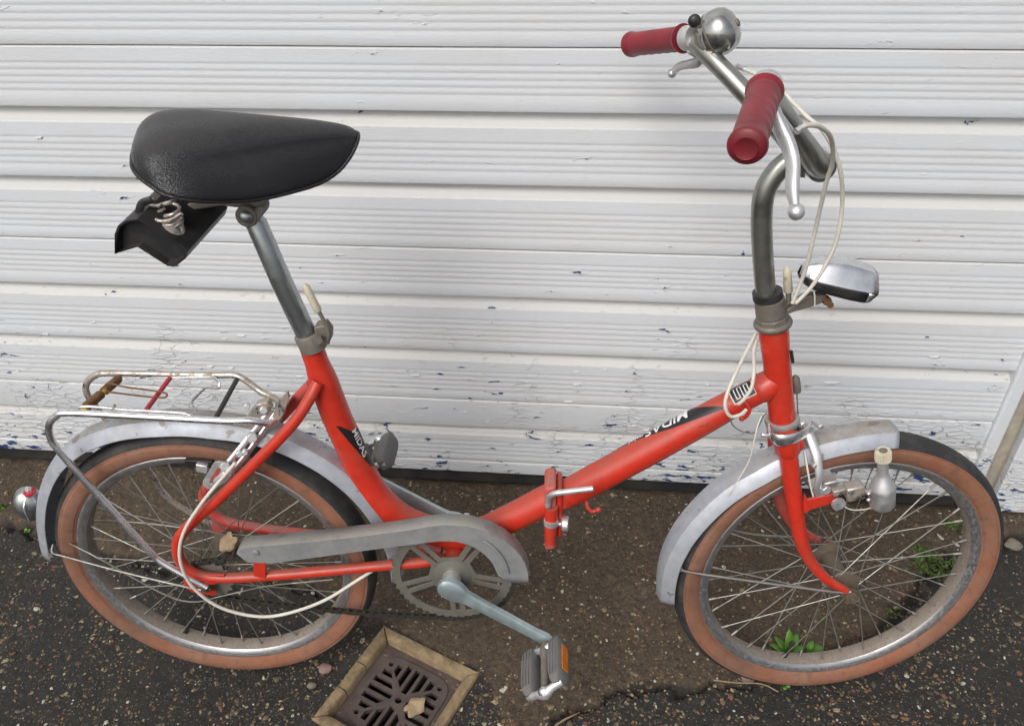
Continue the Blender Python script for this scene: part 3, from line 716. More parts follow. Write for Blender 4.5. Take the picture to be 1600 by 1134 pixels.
# ---------------- main frame tube
mt_px = [(486, 540), (495, 566), (506, 597), (524, 645), (545, 693), (566, 738), (592, 778), (632, 812), (690, 832), (745, 832), (800, 808), (853, 781), (864, 776)]
mt_r = [.0160, .0162, .0200, .0206, .0208, .0210, .0214, .0220, .0222, .0220, .0218, .0222, .0222]
mp_ = cr([B(x, y) for x, y in mt_px], 6); m = MBd(); m.tube(mp_, lerp_list(mt_r, 6), 28); m.build('frame_tube', M['red'], bike, 60)
dt_px = [(862, 782), (893, 767), (933, 746), (1018, 700), (1102, 654), (1145, 630), (1187, 608), (1212, 594)]
dt_r = [.0205, .0215, .0222, .0222, .0205, .0190, .0180, .0180]
dpath = cr([B(x, y) for x, y in dt_px], 6); drad = lerp_list(dt_r, 6)
m = MBd(); m.tube(dpath, drad, 28); m.build('frame_tube', M['red'], bike, 60)
# bottom bracket shell under the curve
m = MBd(); bbc = B(707, 897, .045); bbc.y = 0
m.cyl(bbc+Vector((0, -.036, 0)), bbc+Vector((0, .036, 0)), .0205, 24); m.tube([bbc, bbc+Vector((.0, 0, .05))], .018, 16)
m.build('bottom_bracket', M['red'], bike, 40)
# head tube with lug
ht = [B(1208, 509), B(1209, 520), B(1212, 550), B(1216, 590), B(1220, 630), B(1222, 650), B(1222, 656)]
m = MBd(); m.tube(ht, [.0175, .0192, .0180, .0178, .0178, .0182, .0172], 28)
m.build('head_tube', M['red'], bike, 50)
m = MBd(); jx = dpath[-1]; dj = (dpath[-1]-dpath[-8]).normalized()
jc = jx-dj*.022; m.tube([jc-dj*.006, jc-dj*.001, jc+dj*.004, jc+dj*.016], [.0184, .0200, .0202, .0188], 24)
m.build('tube_collar', M['red'], bike, 60)
# ---------------- rear stays (one bent tube each side)
near_px = [((497, 597), .020), ((484, 622), .030), ((455, 665), .042), ((400, 722), .050), ((345, 776), .054), ((303, 813), .056), ((280, 840), .057), ((278, 866), .057), ((293, 888), .057), ((322, 900), .056), ((370, 902), .054), ((470, 895), .048), ((580, 885), .040), ((660, 878), .030), ((695, 872), .022)]
m = MBd(); m.tube(cr([B(*p, w) for p, w in near_px], 6), .0082, 14); m.build('rear_stay', M['red'], bike, 60)
far_px = [((487, 600), -.020), ((470, 617), -.028), ((440, 650), -.040), ((395, 695), -.048), ((352, 733), -.054), ((326, 757), -.056), ((318, 776), -.056), ((330, 800), -.056), ((358, 816), -.056), ((420, 827), -.052), ((520, 838), -.044), ((620, 850), -.032), ((690, 860), -.022)]
m = MBd(); m.tube(cr([B(*p, w) for p, w in far_px], 6), .0082, 14); m.build('rear_stay', M['red_faded'], bike, 60)
def plate(pts, w, t, name, mt, parent=bike, fn=B, bev=.0006):
    m = MBd(); P = [fn(x, y, w) for x, y in pts]
    dv = Vector((0, 1, 0)) if fn is B else -Sl
    m.prism(P, dv*t); return m.build(name, mt, parent, 30, bevel=bev)
plate([(285, 898), (350, 898), (352, 906), (340, 912), (318, 915), (338, 926), (336, 931), (300, 925), (288, 917)], .060, .004, 'dropout', M['red'])
plate([(330, 812), (395, 818), (396, 826), (370, 832), (360, 838), (338, 836), (330, 828)], -.055, .004, 'dropout', M['red_faded'])
# ---------------- hinge
hg = MBd()
ha, hb_ = B(861, 741, .012), B(861, 843, .020)
hg.box(B(860, 795, .006), Vector((.0085, 0, .002)), (0, .024, 0), (B(860, 744, 0)-B(860, 840, 0))*.5)
hg.build('hinge_plate', M['red_faded'], bike, 30, bevel=.004)
hg = MBd(); hg.box(B(874, 788, .004), Vector((.0045, 0, .0)), (0, .022, 0), (B(874, 760, 0)-B(874, 838, 0))*.47); hg.build('hinge_plate', M['red'], bike, 30, bevel=.004)
hg = MBd(); hg.lathe([(-.001, 0), (0, .0085), (.03, .0098), (.068, .0098), (.069, .0)], B(860, 846, .030), B(862, 780, .030)-B(860, 846, .030), 18); hg.build('hinge_barrel', M['red'], bike, 40)
hg = MBd(); hg.lathe([(0, 0), (0, .0108), (.009, .0108), (.009, 0)], B(861, 818, .031), B(862, 780, .030)-B(860, 846, .030), 18); hg.build('hinge_band', M['alu'], bike, 40)
hg = MBd(); hg.tube(cr([B(856, 790, .034), B(858, 777, .036), B(866, 771, .040), B(885, 768, .044), B(927, 763, .050)], 6), .0042, 12); hg.build('hinge_lever', M['alu'], bike, 60)
hg = MBd(); kc = B(884, 818, .026); hg.lathe([(-.006, 0), (-.006, .0095), (-.004, .0112), (.003, .0112), (.004, .010), (.004, .0)], kc, (1, -.1, .05), 22); hg.cyl(kc, kc-Vector((.022, 0, 0)), .004, 10); hg.build('hinge_knob', M['alu'], bike, 35)
hk = MBd(); hk.tube(cr([B(916, 782, .01), B(918, 792, .014), B(925, 799, .016), B(934, 797, .016)], 5), .0026, 8); hk.ball(B(935, 796, .016), .0042, 10, 6); hk.build('pump_peg', M['red'], bike)
hk = MBd(); hk.tube(cr([B(1157, 622, .018), B(1166, 630, .022), B(1171, 641, .024), B(1166, 650, .024), B(1160, 654, .022)], 5), .0028, 8); hk.ball(B(1159, 654, .022), .0038, 8, 6); hk.build('pump_peg', M['red'], bike)
# ---------------- seat post, clamp, lever
m = MBd(); m.tube([B(396, 341), B(400, 348), B(440, 440), B(485, 535)], [.0105, .0133, .0138, .0138], 28); m.build('seat_post', M['post'], bike, 50)
ax_s = (B(396, 341)-B(485, 535)).normalized()
m = MBd(); m.lathe([(-.011, .0168), (-.012, .0185), (.010, .0190), (.012, .0180), (.013, .0150), (.008, .0140)], B(486, 532), ax_s, 30)
clampo = m.build('seat_clamp', M['steel_dirty'], bike, 40)
m = MBd(); m.prism([B(x, y, .010) for x, y in [(490, 512), (507, 508), (516, 520), (516, 534), (508, 541), (494, 537)]], (0, .020, 0)); m.build('clamp_ear', M['steel_dirty'], clampo, 30, bevel=.002)
m = MBd(); m.lathe([(-.004, 0), (-.004, .0062), (.004, .0062), (.004, 0)], B(497, 530, .020), (.25, -1, .1), 6); m.build('clamp_bolt', M['steel_dirty'], clampo, 30)
m = MBd(); m.tube(cr([B(512, 536, .012), B(514, 520, .014), B(508, 505, .014), B(500, 490, .014), B(496, 482, .014)], 5), .0026, 10); m.build('quick_release_rod', M['steel_dirty'], clampo)
m = MBd(); m.tube([B(499, 488, .014), B(497, 485, .014), B(487, 466, .014), B(478, 448, .014), B(475.5, 444, .014)], [.003, .0052, .0050, .0046, .0022], 14); m.build('lever_sleeve', M['cream'], clampo, 60)
# ---------------- saddle
sad_c = Vector((-.380, 0, 0)); yw = R(16)
prof = [(-.1430, .022, .922, .018, .926, .928), (-.1400, .050, .917, .042, .929, .933), (-.131, .068, .910, .058, .931, .938), (-.118, .083, .904, .070, .929, .942), (-.105, .092, .897, .075, .926, .944),
        (-.080, .0945, .889, .072, .924, .945), (-.050, .085, .8805, .062, .922, .944), (-.011, .070, .874, .047, .921, .942), (.024, .056, .8735, .036, .923, .938), (.060, .042, .8765, .027, .923, .934),
        (.084, .031, .8855, .021, .922, .930), (.100, .0225, .899, .0165, .920, .927), (.109, .0155, .911, .012, .917, .923), (.1125, .006, .917, .005, .917, .919)]
rows = []
for (u_, hb2, vb, hr, vr, vt) in prof:
    side = [(hb2, vb), (hb2*1.012, vb+(vr-vb)*.18), (hb2*.55+hr*.48, vb+(vr-vb)*.60), (hr*1.03, vr-(vr-vb)*.10), (hr*.90, vr+(vt-vr)*.28), (hr*.5, vr+(vt-vr)*.80)]
    dip = .003*max(0, min(1, (hr-.03)/.05))
    full = side+[(0, vt-dip)]+[(-w_, z_) for w_, z_ in side[::-1]]
    u_ = u_+.006*max(0, -u_/.14)
    rr = [(u_, q.x, q.y) for q in [Vector(p) for p in cr([(w_, z_, 0) for w_, z_ in full], 3)]]
    rr += [(u_, -hb2*.93, vb-.0015), (u_, -hb2*.6, vb+.006), (u_, 0, vb+.010), (u_, hb2*.6, vb+.006), (u_, hb2*.93, vb-.0015)]
    rr = [(a, b, c+.105*(hb2-b)) for a, b, c in rr]      # the saddle tips a little to the viewer's side
    rows.append(rr)
NS = len(rows[0])-6
def srot(p):
    x, w, z = p
    return Vector((sad_c.x+x*math.cos(yw)+w*math.sin(yw), -(w*math.cos(yw)-x*math.sin(yw)), z))
m = MBd(); m.grid([[srot(p) for p in r_] for r_ in rows], closed=True)
n_ = len(rows[0]); m.f.append(list(range(n_))); m.f.append([(len(rows)-1)*n_+k for k in range(n_)]); m.m += [0, 0]
saddle = m.build('saddle', M['leather'], bike, 80, subsurf=1)
pip = [srot((r_[0][0], r_[0][1]*.985, r_[0][2]+.0005)) for r_ in rows]
pipf = [srot((r_[NS][0], r_[NS][1]*.985, r_[NS][2]+.0005)) for r_ in rows]
m = MBd(); m.tube(cr(pip+pipf[::-1], 3), .0022, 8, closed=True); m.build('saddle_piping', M['leather'], saddle, 60)
# clamp and underframe
m = MBd(); cc_ = B(395, 327, .0)
m.cyl(cc_+Vector((0, -.026, 0)), cc_+Vector((0, .026, 0)), .0135, 22); m.build('saddle_clamp', M['steel_dirty'], saddle, 40, bevel=.002)
m = MBd(); m.ball(cc_+Vector((0, -.027, .0)), .0085, 16, 10, (1, .6, 1)); m.build('clamp_bolt', M['post'], saddle, 50)
m = MBd(); m.cyl(cc_+Vector((0, .026, 0)), cc_+Vector((0, .036, 0)), .008, 6); m.build('clamp_nut', M['post'], saddle, 50)
m = MBd(); m.prism([B(x, y, .018) for x, y in [(322, 312), (420, 312), (412, 324), (378, 326), (345, 322), (300, 330), (282, 322)]], (0, .036, 0)); m.build('saddle_rail', M['steel_dirty'], saddle, 30, bevel=.002)
for (cx, cy, w0) in ((250, 332, .052), (263, 345, .060)):
    pass
def spring(c0, c1, r, turns, wire, name, mt, parent, seg=6):
    c0, c1 = Vector(c0), Vector(c1); ax = (c1-c0); d = ax.normalized(); e = d.orthogonal().normalized(); g2 = d.cross(e)
    n = int(turns*14); pts = [c0+ax*(i/n)+e*(r*math.cos(2*PI*turns*i/n))+g2*(r*math.sin(2*PI*turns*i/n)) for i in range(n+1)]
    m = MBd(); m.tube(pts, wire, seg); return m.build(name, mt, parent, 60)
spring(B(277, 362, .055), B(262, 303, .055), .0088, 3.2, .0022, 'saddle_spring', M['chrome_rust'], saddle)
spring(B(262, 335, -.055), B(255, 300, -.055), .0105, 2.5, .0022, 'saddle_spring', M['chrome_rust'], saddle)
m = MBd(); c0, c1 = B(274, 366, .055), B(268, 345, .055); m.tube([c0, c1], [.0128, .0118], 20); m.build('spring_cup', M['chrome_rust'], saddle, 40, bevel=.001)
m = MBd(); m.tube(cr([B(284, 334, .062), B(262, 345, .062), B(244, 344, .062), B(241, 336, .055), B(258, 326, .045)], 6), .0024, 8)
m.tube(cr([B(262, 317, .05), B(244, 322, .05), B(232, 318, .045), B(240, 312, .035)], 6), .0024, 8); m.build('spring_wire', M['chrome_rust'], saddle, 60)
m = MBd(); m.tube(cr([B(237, 312, .06), B(222, 318, .06), B(216, 334, .06)], 6), .0045, 8, flat=.35); m.build('bag_strap', M['black'], saddle, 60)
# folded black tool bag under the saddle
bp = [(179, 397), (179, 366), (184, 353), (196, 345), (214, 342), (228, 348), (250, 364), (284, 383), (294, 392), (290, 404), (276, 415), (262, 416), (215, 386)]
e_v = B(345, 330, -.02)-B(283, 398, .07)
nr_ = [B(x, y, .075) for x, y in bp]; cen = sum(nr_, Vector())/len(nr_)
m = MBd()
inn = [cen+(p-cen)*.90+e_v*.10 for p in nr_]; fr2 = [p+e_v for p in nr_]
rim_in = [cen+(p-cen)*.93 for p in nr_]
m.grid([inn, rim_in, nr_, fr2], closed=True); m.f.append(list(range(len(inn)))); m.m.append(0); m.f.append([3*len(inn)+k for k in range(len(inn))]); m.m.append(0)
m.build('saddle_bag', M['black'], bike, 35, bevel=.002)

# ---------------- mudguards
def mudguard(name, cen, X, Z, Yt, tab, a0, a1, n=70, w_edge=.0255, wtip=None):
    """tab: (angle deg, radius of the viewer-side edge)"""
    A = [t[0] for t in tab]; RR_ = [t[1] for t in tab]; m = MBd(); rows = []
    for i in range(n+1):
        a = a0+(a1-a0)*i/n; re = float(np.interp(a, A, RR_)); ar = R(a); d = X*math.cos(ar)+Z*math.sin(ar)
        t = 1.0
        if i < 3: t = (.88, .95, .985)[i]
        pr = [(re, -w_edge), (re+.0010, -w_edge*1.01), (re+.0080, -w_edge*.90), (re+.0165, -w_edge*.68), (re+.0185, -w_edge*.60), (re+.0205, -w_edge*.30), (re+.0210, 0)]
        pr = pr+[(r, -y) for r, y in pr[:-1][::-1]]
        rows.append([cen+d*r+Yt*(y*t) for r, y in pr])
    m.grid(rows); return m.build(name, M['fender'], bike, 22, solid=.0011)
X_, Y_, Z_ = Vector((1, 0, 0)), Vector((0, 1, 0)), Vector((0, 0, 1))
def rad_rear(x, y, w=.0255):
    p = B(x, y, w); return (math.degrees(math.atan2(p.z-V0, p.x-U0)), math.hypot(p.x-U0, p.z-V0))
t_r = sorted([rad_rear(*p) for p in [(80, 879), (74, 850), (71, 812), (78, 773), (97, 737), (134, 707), (185, 689), (245, 683), (330, 686), (430, 705), (500, 740), (545, 775), (575, 810)]], key=lambda t: t[0] % 360)
t_r = [((a+360) if a < -90 else a, r) for a, r in t_r]; t_r.sort()
print('rear guard', [(round(a), round(r, 4)) for a, r in t_r])
mudguard_r = mudguard('rear_mudguard', Vector((U0, 0, V0)), X_, Z_, Y_, t_r, t_r[-1][0], -4)
zf = Sf.cross(-Sl)
def rad_f(x, y, c=.0255):
    p = S(x, y, c)-FCo; return (math.degrees(math.atan2(p.dot(zf), p.dot(Sf))) % 360, math.hypot(p.dot(zf), p.dot(Sf)))
t_f = sorted([rad_f(*p) for p in [(1053, 942), (1054, 915), (1062, 882), (1082, 845), (1110, 812), (1150, 777), (1190, 754), (1240, 728), (1290, 713), (1340, 702), (1400, 696)]])
print('front guard', [(round(a), round(r, 4)) for a, r in t_f])
mudguard_f = mudguard('front_mudguard', FCo, Sf, zf, -Sl, t_f, t_f[-1][0], t_f[0][0], w_edge=.0262)
for (x, y, w) in ((80, 866, .026),):
    m = MBd(); m.lathe([(0, 0), (0, .0042), (.003, .0042), (.003, 0)], B(x, y, w), (0, -1, .1), 6); m.build('stay_bolt', M['steel_dirty'], bike, 30)
m = MBd(); m.lathe([(0, 0), (0, .0042), (.003, .0042), (.003, 0)], S(1063, 888, .027), Sl, 6); m.build('stay_bolt', M['steel_dirty'], bike, 30)
# stays
m = MBd(); m.tube(cr([B(83, 850, .020), B(82, 863, .028), B(101, 869, .030), B(190, 893, .045), B(288, 916, .062), B(318, 922, .066)], 5), .0017, 8); m.build('mudguard_stay', M['spoke'], bike, 60)
m = MBd(); m.tube(cr([B(82, 858, -.02), B(95, 820, -.04), B(200, 815, -.05), B(345, 832, -.06)], 5), .0016, 8); m.build('mudguard_stay', M['spoke'], bike, 60)
m = MBd(); m.tube(cr([S(1061, 887, .028), S(1081, 894, .032), S(1200, 911, .048), S(1311, 925, .060), S(1330, 924, .062)], 5), .0019, 8); m.build('mudguard_stay', M['spoke'], bike, 60)
m = MBd(); m.tube(cr([S(1092, 815, -.028), S(1180, 835, -.045), S(1300, 840, -.06)], 5), .0017, 8); m.build('mudguard_stay', M['spoke'], bike, 60)
# tail light on the rear mudguard
m = MBd(); tl = B(46, 786, 0.0); tx = B(24, 782, 0)-B(60, 787, 0); tx.normalize(); tz = Vector((-tx.z, 0, tx.x)); tz = -tz if tz.z < 0 else tz
rows = []
for i, (d, hh, wv) in enumerate([(-.016, .020, .013), (-.008, .026, .017), (.002, .0285, .0195), (.009, .0275, .0195), (.0155, .023, .017), (.0185, .014, .011), (.0195, .003, .003)]):
    rr = []
    for k in range(20):
        a = 2*PI*k/20; cz = math.sin(a)
        rr.append(tl+tx*(d-(.006*(1-cz)*.5 if True else 0))+tz*(hh*math.copysign(abs(cz)**.85, cz)-(.004 if cz < 0 else 0))+Vector((0, -1, 0))*(wv*math.cos(a)*(1-.25*max(0, -cz))))
    rows.append(rr)
m.grid(rows, closed=True); m.f.append(list(range(20))); m.m.append(0)
tail = m.build('tail_light', M['post'], bike, 50)
rp = B(47, 769, .006); m = MBd(); m.lathe([(0, 0), (.0, .0088), (.003, .0088), (.003, 0)], rp, (0, -.2, 1), 20); m.build('red_washer', M['redplastic'], tail, 40)
m = MBd(); m.lathe([(0, 0), (0, .0048), (.005, .0048), (.005, .0)], rp+Vector((0, 0, .003)), (0, -.2, 1), 6); m.lathe([(0, 0), (0, .003), (.003, .002), (.0035, 0)], rp+Vector((0, -.001, .008)), (0, -.2, 1), 10); m.build('nut', M['alu'], tail, 30)
m = MBd(); m.tube(cr([tl-tx*.004+tz*.029, tl-tx*.004+tz*.01+Vector((0, -.021, 0)), tl-tx*.004-tz*.02+Vector((0, -.017, 0))], 6), .0013, 6); m.build('lamp_seam', M['chrome'], tail, 60)

# ---------------- luggage rack
rk_n = [(324, 918, .064), (300, 905, .062), (251, 877, .058), (234, 861, .0575), (196, 820, .056), (153, 773, .054), (118, 734, .053), (94, 706, .052), (80, 686, .051), (77, 664, .051), (88, 650, .051), (108, 645, .051), (212, 650, .050), (343, 657, .048), (392, 657, .044), (418, 661, .036), (434, 655, .024)]
m = MBd(); m.tube(cr([B(x, y, w) for x, y, w in rk_n], 6), .0050, 14)
rack = m.build('luggage_rack', M['chrome'], bike, 60)
rk_f = [(436, 636, -.010), (432, 624, -.026), (408, 612, -.038), (373, 588, -.045), (340, 586, -.046), (277, 585, -.047), (170, 583, -.048), (148, 587, -.048), (136, 598, -.048), (135, 612, -.048), (147, 632, -.050), (180, 672, -.052), (232, 734, -.055), (255, 770, -.057), (290, 797, -.059), (345, 826, -.062)]
m = MBd(); m.tube(cr([B(x, y, w) for x, y, w in rk_f], 6), .0048, 14); m.build('rack_tube', M['chrome_rust'], rack, 60)
m = MBd(); m.tube([B(371, 591, -.043), B(336, 655, .046)], .0036, 10); m.build('crossbar', M['black'], rack)
m = MBd(); m.tube([B(266, 590, -.044), B(228, 641, .030), B(226, 646, .04)], .0034, 10); m.build('crossbar', M['redplastic'], rack)
m = MBd(); m.tube([B(188, 590, -.046), B(131, 640, .046)], .0036, 10); m.build('crossbar', M['yellow'], rack)
sA, sB_ = B(186, 591, -.044), B(133, 637, .042)
def on(t): return sA+(sB_-sA)*t
spring(on(.03), on(.46), .0050, 15, .0016, 'rack_spring', M['rust'], rack)
spring(on(.56), on(.97), .0052, 14, .0016, 'rack_spring', M['rust'], rack)
m = MBd(); m.tube(cr([B(168, 598, -.01), B(200, 605, -.01), B(250, 612, -.005), B(261, 616, 0), B(255, 621, .003), B(225, 619, 0), B(168, 612, 0)], 6), .0014, 6); m.build('clip_wire', M['rust'], rack)
m = MBd(); m.tube(cr([B(196, 590, -.045), B(228, 590, -.046), B(320, 589, -.040), B(334, 590, -.036), B(343, 598, -.028), B(340, 606, -.022), B(322, 606, -.015), B(308, 618, 0), B(299, 630, .012), B(308, 642, .02)], 6), .0019, 8); m.build('clip_wire', M['chrome'], rack)
m = MBd(); m.tube(cr([B(122, 641, .045), B(128, 635, .045), B(160, 636, .044), B(200, 640, .044), B(285, 645, .044), B(303, 652, .044)], 6), .0019, 8); m.build('clip_wire', M['chrome'], rack)
m = MBd(); m.tube(cr([B(220, 591, -.04), B(225, 584, -.05), B(224, 581, -.05)], 4), .0014, 6); m.tube(cr([B(174, 641, .046), B(180, 634, .046), B(176, 632, .05)], 4), .0014, 6); m.build('clip_hook', M['spoke'], rack)
plate([(431, 664), (423, 655), (437, 624), (449, 612), (452, 622), (443, 648)], .030, .005, 'rack_plate', M['chrome_rust'], rack)
m = MBd(); m.prism([B(x, y, w) for x, y, w in [(436, 660, .028), (446, 632, .028), (452, 616, -.026), (441, 642, -.026)]], (.003, 0, .001)); m.build('rack_plate', M['chrome_rust'], rack, 30, bevel=.001)

# ---------------- rear brake
m = MBd()
m.tube([B(424, 640, .004), B(402, 668, .018), B(372, 705, .036), B(349, 733, .044)], .0052, 10, flat=.7)
rb = m.build('rear_brake', M['alu'], bike, 40, bevel=.0)
m = MBd(); m.tube([B(431, 646, .006), B(406, 682, .024), B(384, 712, .036), B(362, 738, .046)], .0045, 8, flat=.6); m.build('brake_arm', M['alu'], rb, 40)
m = MBd(); m.prism([B(x, y, .012) for x, y in [(382, 655), (400, 632), (418, 628), (424, 640), (402, 668), (392, 672)]], (0, .014, 0)); m.build('brake_bridge', M['chrome_rust'], rb, 30, bevel=.002)
for (x, y, w, r_, ht_) in ((352, 728, .050, .0075, .008), (394, 683, .032, .0075, .01), (374, 708, .044, .0045, .012), (383, 706, .044, .004, .010), (412, 640, .012, .006, .01), (386, 634, .012, .0042, .012)):
    m = MBd(); m.lathe([(-ht_/2, 0), (-ht_/2, r_), (ht_/2, r_), (ht_/2, 0)], B(x, y, w), (.35, -1, .3), 6 if r_ > .005 else 12); m.build('brake_bolt', M['alu'], rb, 30, bevel=.0008)
# slotted bracket and shoe
m = MBd(); sc = B(337, 742, .040); hx = B(349, 722, .040)-B(325, 762, .040); hx = hx*.5
sl = hx.length; ex = hx.normalized(); ez = Vector((0, -1, 0)).cross(ex).normalized()
def sl2(hl, hw):
    o = []
    for i in range(10): a = -PI/2+PI*i/9; o.append((hl-hw+hw*math.cos(a), hw*math.sin(a)))
    for i in range(10): a = PI/2+PI*i/9; o.append((-(hl-hw)+hw*math.cos(a), hw*math.sin(a)))
    return o
me = curve2d([sl2(sl, .0105), sl2(sl*.62, .0036)], .0018, .0005)
mx = Matrix(((ex.x, ez.x, 0, sc.x), (ex.y, ez.y, -1, sc.y), (ex.z, ez.z, 0, sc.z), (0, 0, 0, 1)))
mesh_obj('slotted_bracket', me, M['alu'], rb, 30, mx)
m = MBd(); m.box(B(317, 729, .026), (.008, 0, -.002), (0, .006, 0), (.0015, 0, .007)); m.build('brake_shoe', M['alu'], rb, 30, bevel=.0015)
m = MBd(); m.box(B(312, 722, .021), (.020, 0, -.001), (0, .005, 0), (.0005, 0, .006)); m.build('brake_pad', M['black'], rb, 30, bevel=.001)
m = MBd(); m.prism([B(x, y, .052) for x, y in [(348, 738), (362, 742), (352, 755), (338, 762), (332, 752)]], (0, .008, 0)); m.build('cable_clamp', M['alu'], rb, 30, bevel=.0015)
cab = [(368, 722, .052), (355, 738, .056), (340, 755, .060), (315, 786, .068), (291, 823, .074), (281, 855, .078), (284, 885, .080), (300, 915, .080), (332, 942, .078), (370, 957, .074), (415, 963, .070), (460, 955, .064), (510, 936, .056), (560, 905, .044), (608, 875, .030)]
m = MBd(); m.tube(cr([B(x, y, w) for x, y, w in cab], 6), .0026, 10); m.build('brake_cable', M['cable'], bike, 60)
m = MBd(); m.tube(cr([B(108, 848, .022), B(160, 875, .03), B(250, 925, .045), B(300, 940, .05), B(350, 930, .05), B(420, 915, .045), B(520, 905, .04)], 6), .0012, 6); m.build('lamp_wire', M['spoke'], bike, 60)

# ---------------- drivetrain
CW = .045; RC = B(707, 897, CW)
def ring2(r0, n, teeth=0, dr=0):
    return [((r0+(dr if (teeth and i % 4 in (1, 2)) else 0))*math.cos(2*PI*i/n), (r0+(dr if (teeth and i % 4 in (1, 2)) else 0))*math.sin(2*PI*i/n)) for i in range(n)]
spl = [ring2(.0895, 46*4, 1, .0030)]
off = R(22)
for k in range(5):
    a = off+k*2*PI/5
    def pol(r, t): return (r*math.cos(t), r*math.sin(t))
    # big window between double spokes
    pts = [pol(.037, a-R(21)), pol(.034, a), pol(.037, a+R(21))]+[pol(.0795, a+R(27.5)*(1-2*i/8)) for i in range(9)]
    spl.append(pts)
    b_a = a+PI/5; sw = .0040
    c_, s_2 = math.cos(b_a), math.sin(b_a)
    spl.append([(r*c_-t*s_2, r*s_2+t*c_) for r, t in ((.032, -sw*.45), (.032, sw*.45), (.077, sw*1.1), (.077, -sw*1.1))])
spl.append(ring2(.010, 20))
me = curve2d(spl, .0012, .0004)
ring_o = mesh_obj('chainring', me, M['ringm'], bike, 30, Matrix(((1, 0, 0, RC.x), (0, 0, -1, RC.y), (0, 1, 0, RC.z), (0, 0, 0, 1))))
m = MBd(); m.lathe([(-.006, 0), (-.006, .020), (.000, .030), (.002, .029), (.004, .022), (.005, .016), (.005, 0)], RC, (0, -1, 0), 28)
m.build('spider_hub', M['ringm'], bike, 40)
# crank arms
def crank(p0, p1, nrm, name='crank_arm'):
    p0, p1 = Vector(p0), Vector(p1); d = (p1-p0); L = d.length; d.normalize(); e = nrm.cross(d).normalized(); m = MBd(); rows = []
    for (t, hw, th) in [(-.0195, .004, .0045), (-.0175, .0105, .0055), (-.011, .0162, .0065), (0, .0190, .007), (.010, .0178, .007), (.0175, .0150, .0068), (.024, .0118, .006), (.034, .0108, .0056), (L*.5, .0102, .0052), (L-.022, .0092, .0050), (L-.010, .0098, .0054), (L, .0105, .0056), (L+.007, .0085, .0052), (L+.0105, .003, .004)]:
        c = p0+d*t; rows.append([c+e*(hw*x)+nrm*(th*y) for x, y in ((1, .30), (.90, .78), (.66, 1.0), (0, 1.04), (-.66, 1.0), (-.90, .78), (-1, .30), (-1, -.6), (-.6, -1), (0, -1), (.6, -1), (1, -.6))])
    m.grid(rows, closed=True); n = 12; m.f.append(list(range(n))); m.f.append([(len(rows)-1)*n+k for k in range(n)]); m.m += [0, 0]
    return m.build(name, M['crank'], bike, 35)
cr0 = B(707, 917, .074); cr0 = Vector((RC.x, -.074, RC.z)); cr1 = B(852, 998, .090)
print('crank', cr0, cr1, (cr1-cr0).length)
crank(cr0, cr1, Vector((0, -1, 0)))
m = MBd(); m.cyl(cr0+Vector((0, .027, 0)), cr0+Vector((0, .001, 0)), .0138, 28, .0148); m.build('crank_axle', M['alu'], bike, 40)
fc0 = Vector((RC.x, .066, RC.z)); fc1 = Vector((RC.x-(cr1.x-cr0.x), .078, RC.z-(cr1.z-cr0.z)))
crank(fc0, fc1, Vector((0, 1, 0)))
# cotter pin
m = MBd(); m.cyl(fc0+Vector((.010, 0, -.012)), fc0+Vector((.012, 0, .020)), .0042, 10); m.build('cotter_pin', M['alu'], bike, 30)
def pedal(c, sg, tilt, rot_y=0.0):
    """c: crank eye; sg: -1 towards the viewer; tilt of the platform about the axle"""
    ax = Vector((0, sg, 0)); X = Vector((math.cos(tilt), 0, math.sin(tilt))); Z = Vector((-math.sin(tilt), 0, math.cos(tilt)))
    m = MBd(); m.tube([c, c+ax*.012, c+ax*.016, c+ax*.030, c+ax*.034, c+ax*.086], [.0055, .0055, .0085, .0085, .0066, .0060], 16)
    p = m.build('pedal', M['steel_dirty'], bike, 40)
    for s2 in (-1, 1):
        m = MBd(); rows = []
        for (t, hw, hh) in [(.012, .0055, .008), (.018, .0085, .0125), (.026, .0105, .0140), (.050, .0112, .0145), (.075, .0105, .0140), (.085, .0085, .0125), (.092, .005, .008)]:
            cc2 = c+ax*t+X*(s2*.0245); rows.append([cc2+X*(hw*x*1.0)+Z*(hh*z) for x, z in ((1, .75), (.8, 1), (-.8, 1), (-1, .75), (-1, -.75), (-.8, -1), (.8, -1), (1, -.75))])
        m.grid(rows, closed=True); m.f.append(list(range(8))); m.f.append([48+k for k in range(8)]); m.m += [0, 0]
        m.build('pedal_block', M['pedalrub'], p, 50)
        if sg > 0: continue
        m = MBd(); m.box(c+ax*.052+X*(s2*.0362), X*.0008, ax*.021, Z*.0068); m.build('reflector', M['orange'], p, 30, bevel=.0005)
        m = MBd()
        for z_ in (-.006, 0, .006): m.tube([c+ax*.024+X*(s2*.0365)+Z*z_*0+Z*(.0148*(1 if z_ > 0 else 1))+X*(z_*.9-s2*.012), c+ax*.080+Z*.0148+X*(s2*.0365+z_*.9-s2*.012)], .0009, 6)
        m.build('block_rib', M['pedalrub'], p, 60)
    for t_, r_ in ((.089, .0075), (.014, .0065)):
        m = MBd(); m.tube(cr([c+ax*t_-X*.030, c+ax*(t_+.004)-X*.014+Z*.002, c+ax*(t_+.007), c+ax*(t_+.004)+X*.014+Z*.002, c+ax*t_+X*.030], 5), [r_*k for k in lerp_list([.75, .8, 1.25, .8, .75], 5)], 12, flat=.75); m.build('pedal_end_plate', M['alu'], p, 60)
    m = MBd(); m.ball(c+ax*.094, .0110, 16, 10, (1, .75, 1)); m.build('dust_cap', M['chrome'], p, 60)
    return p
pedal(cr1, -1, R(38)); pedal(fc1, 1, R(30))
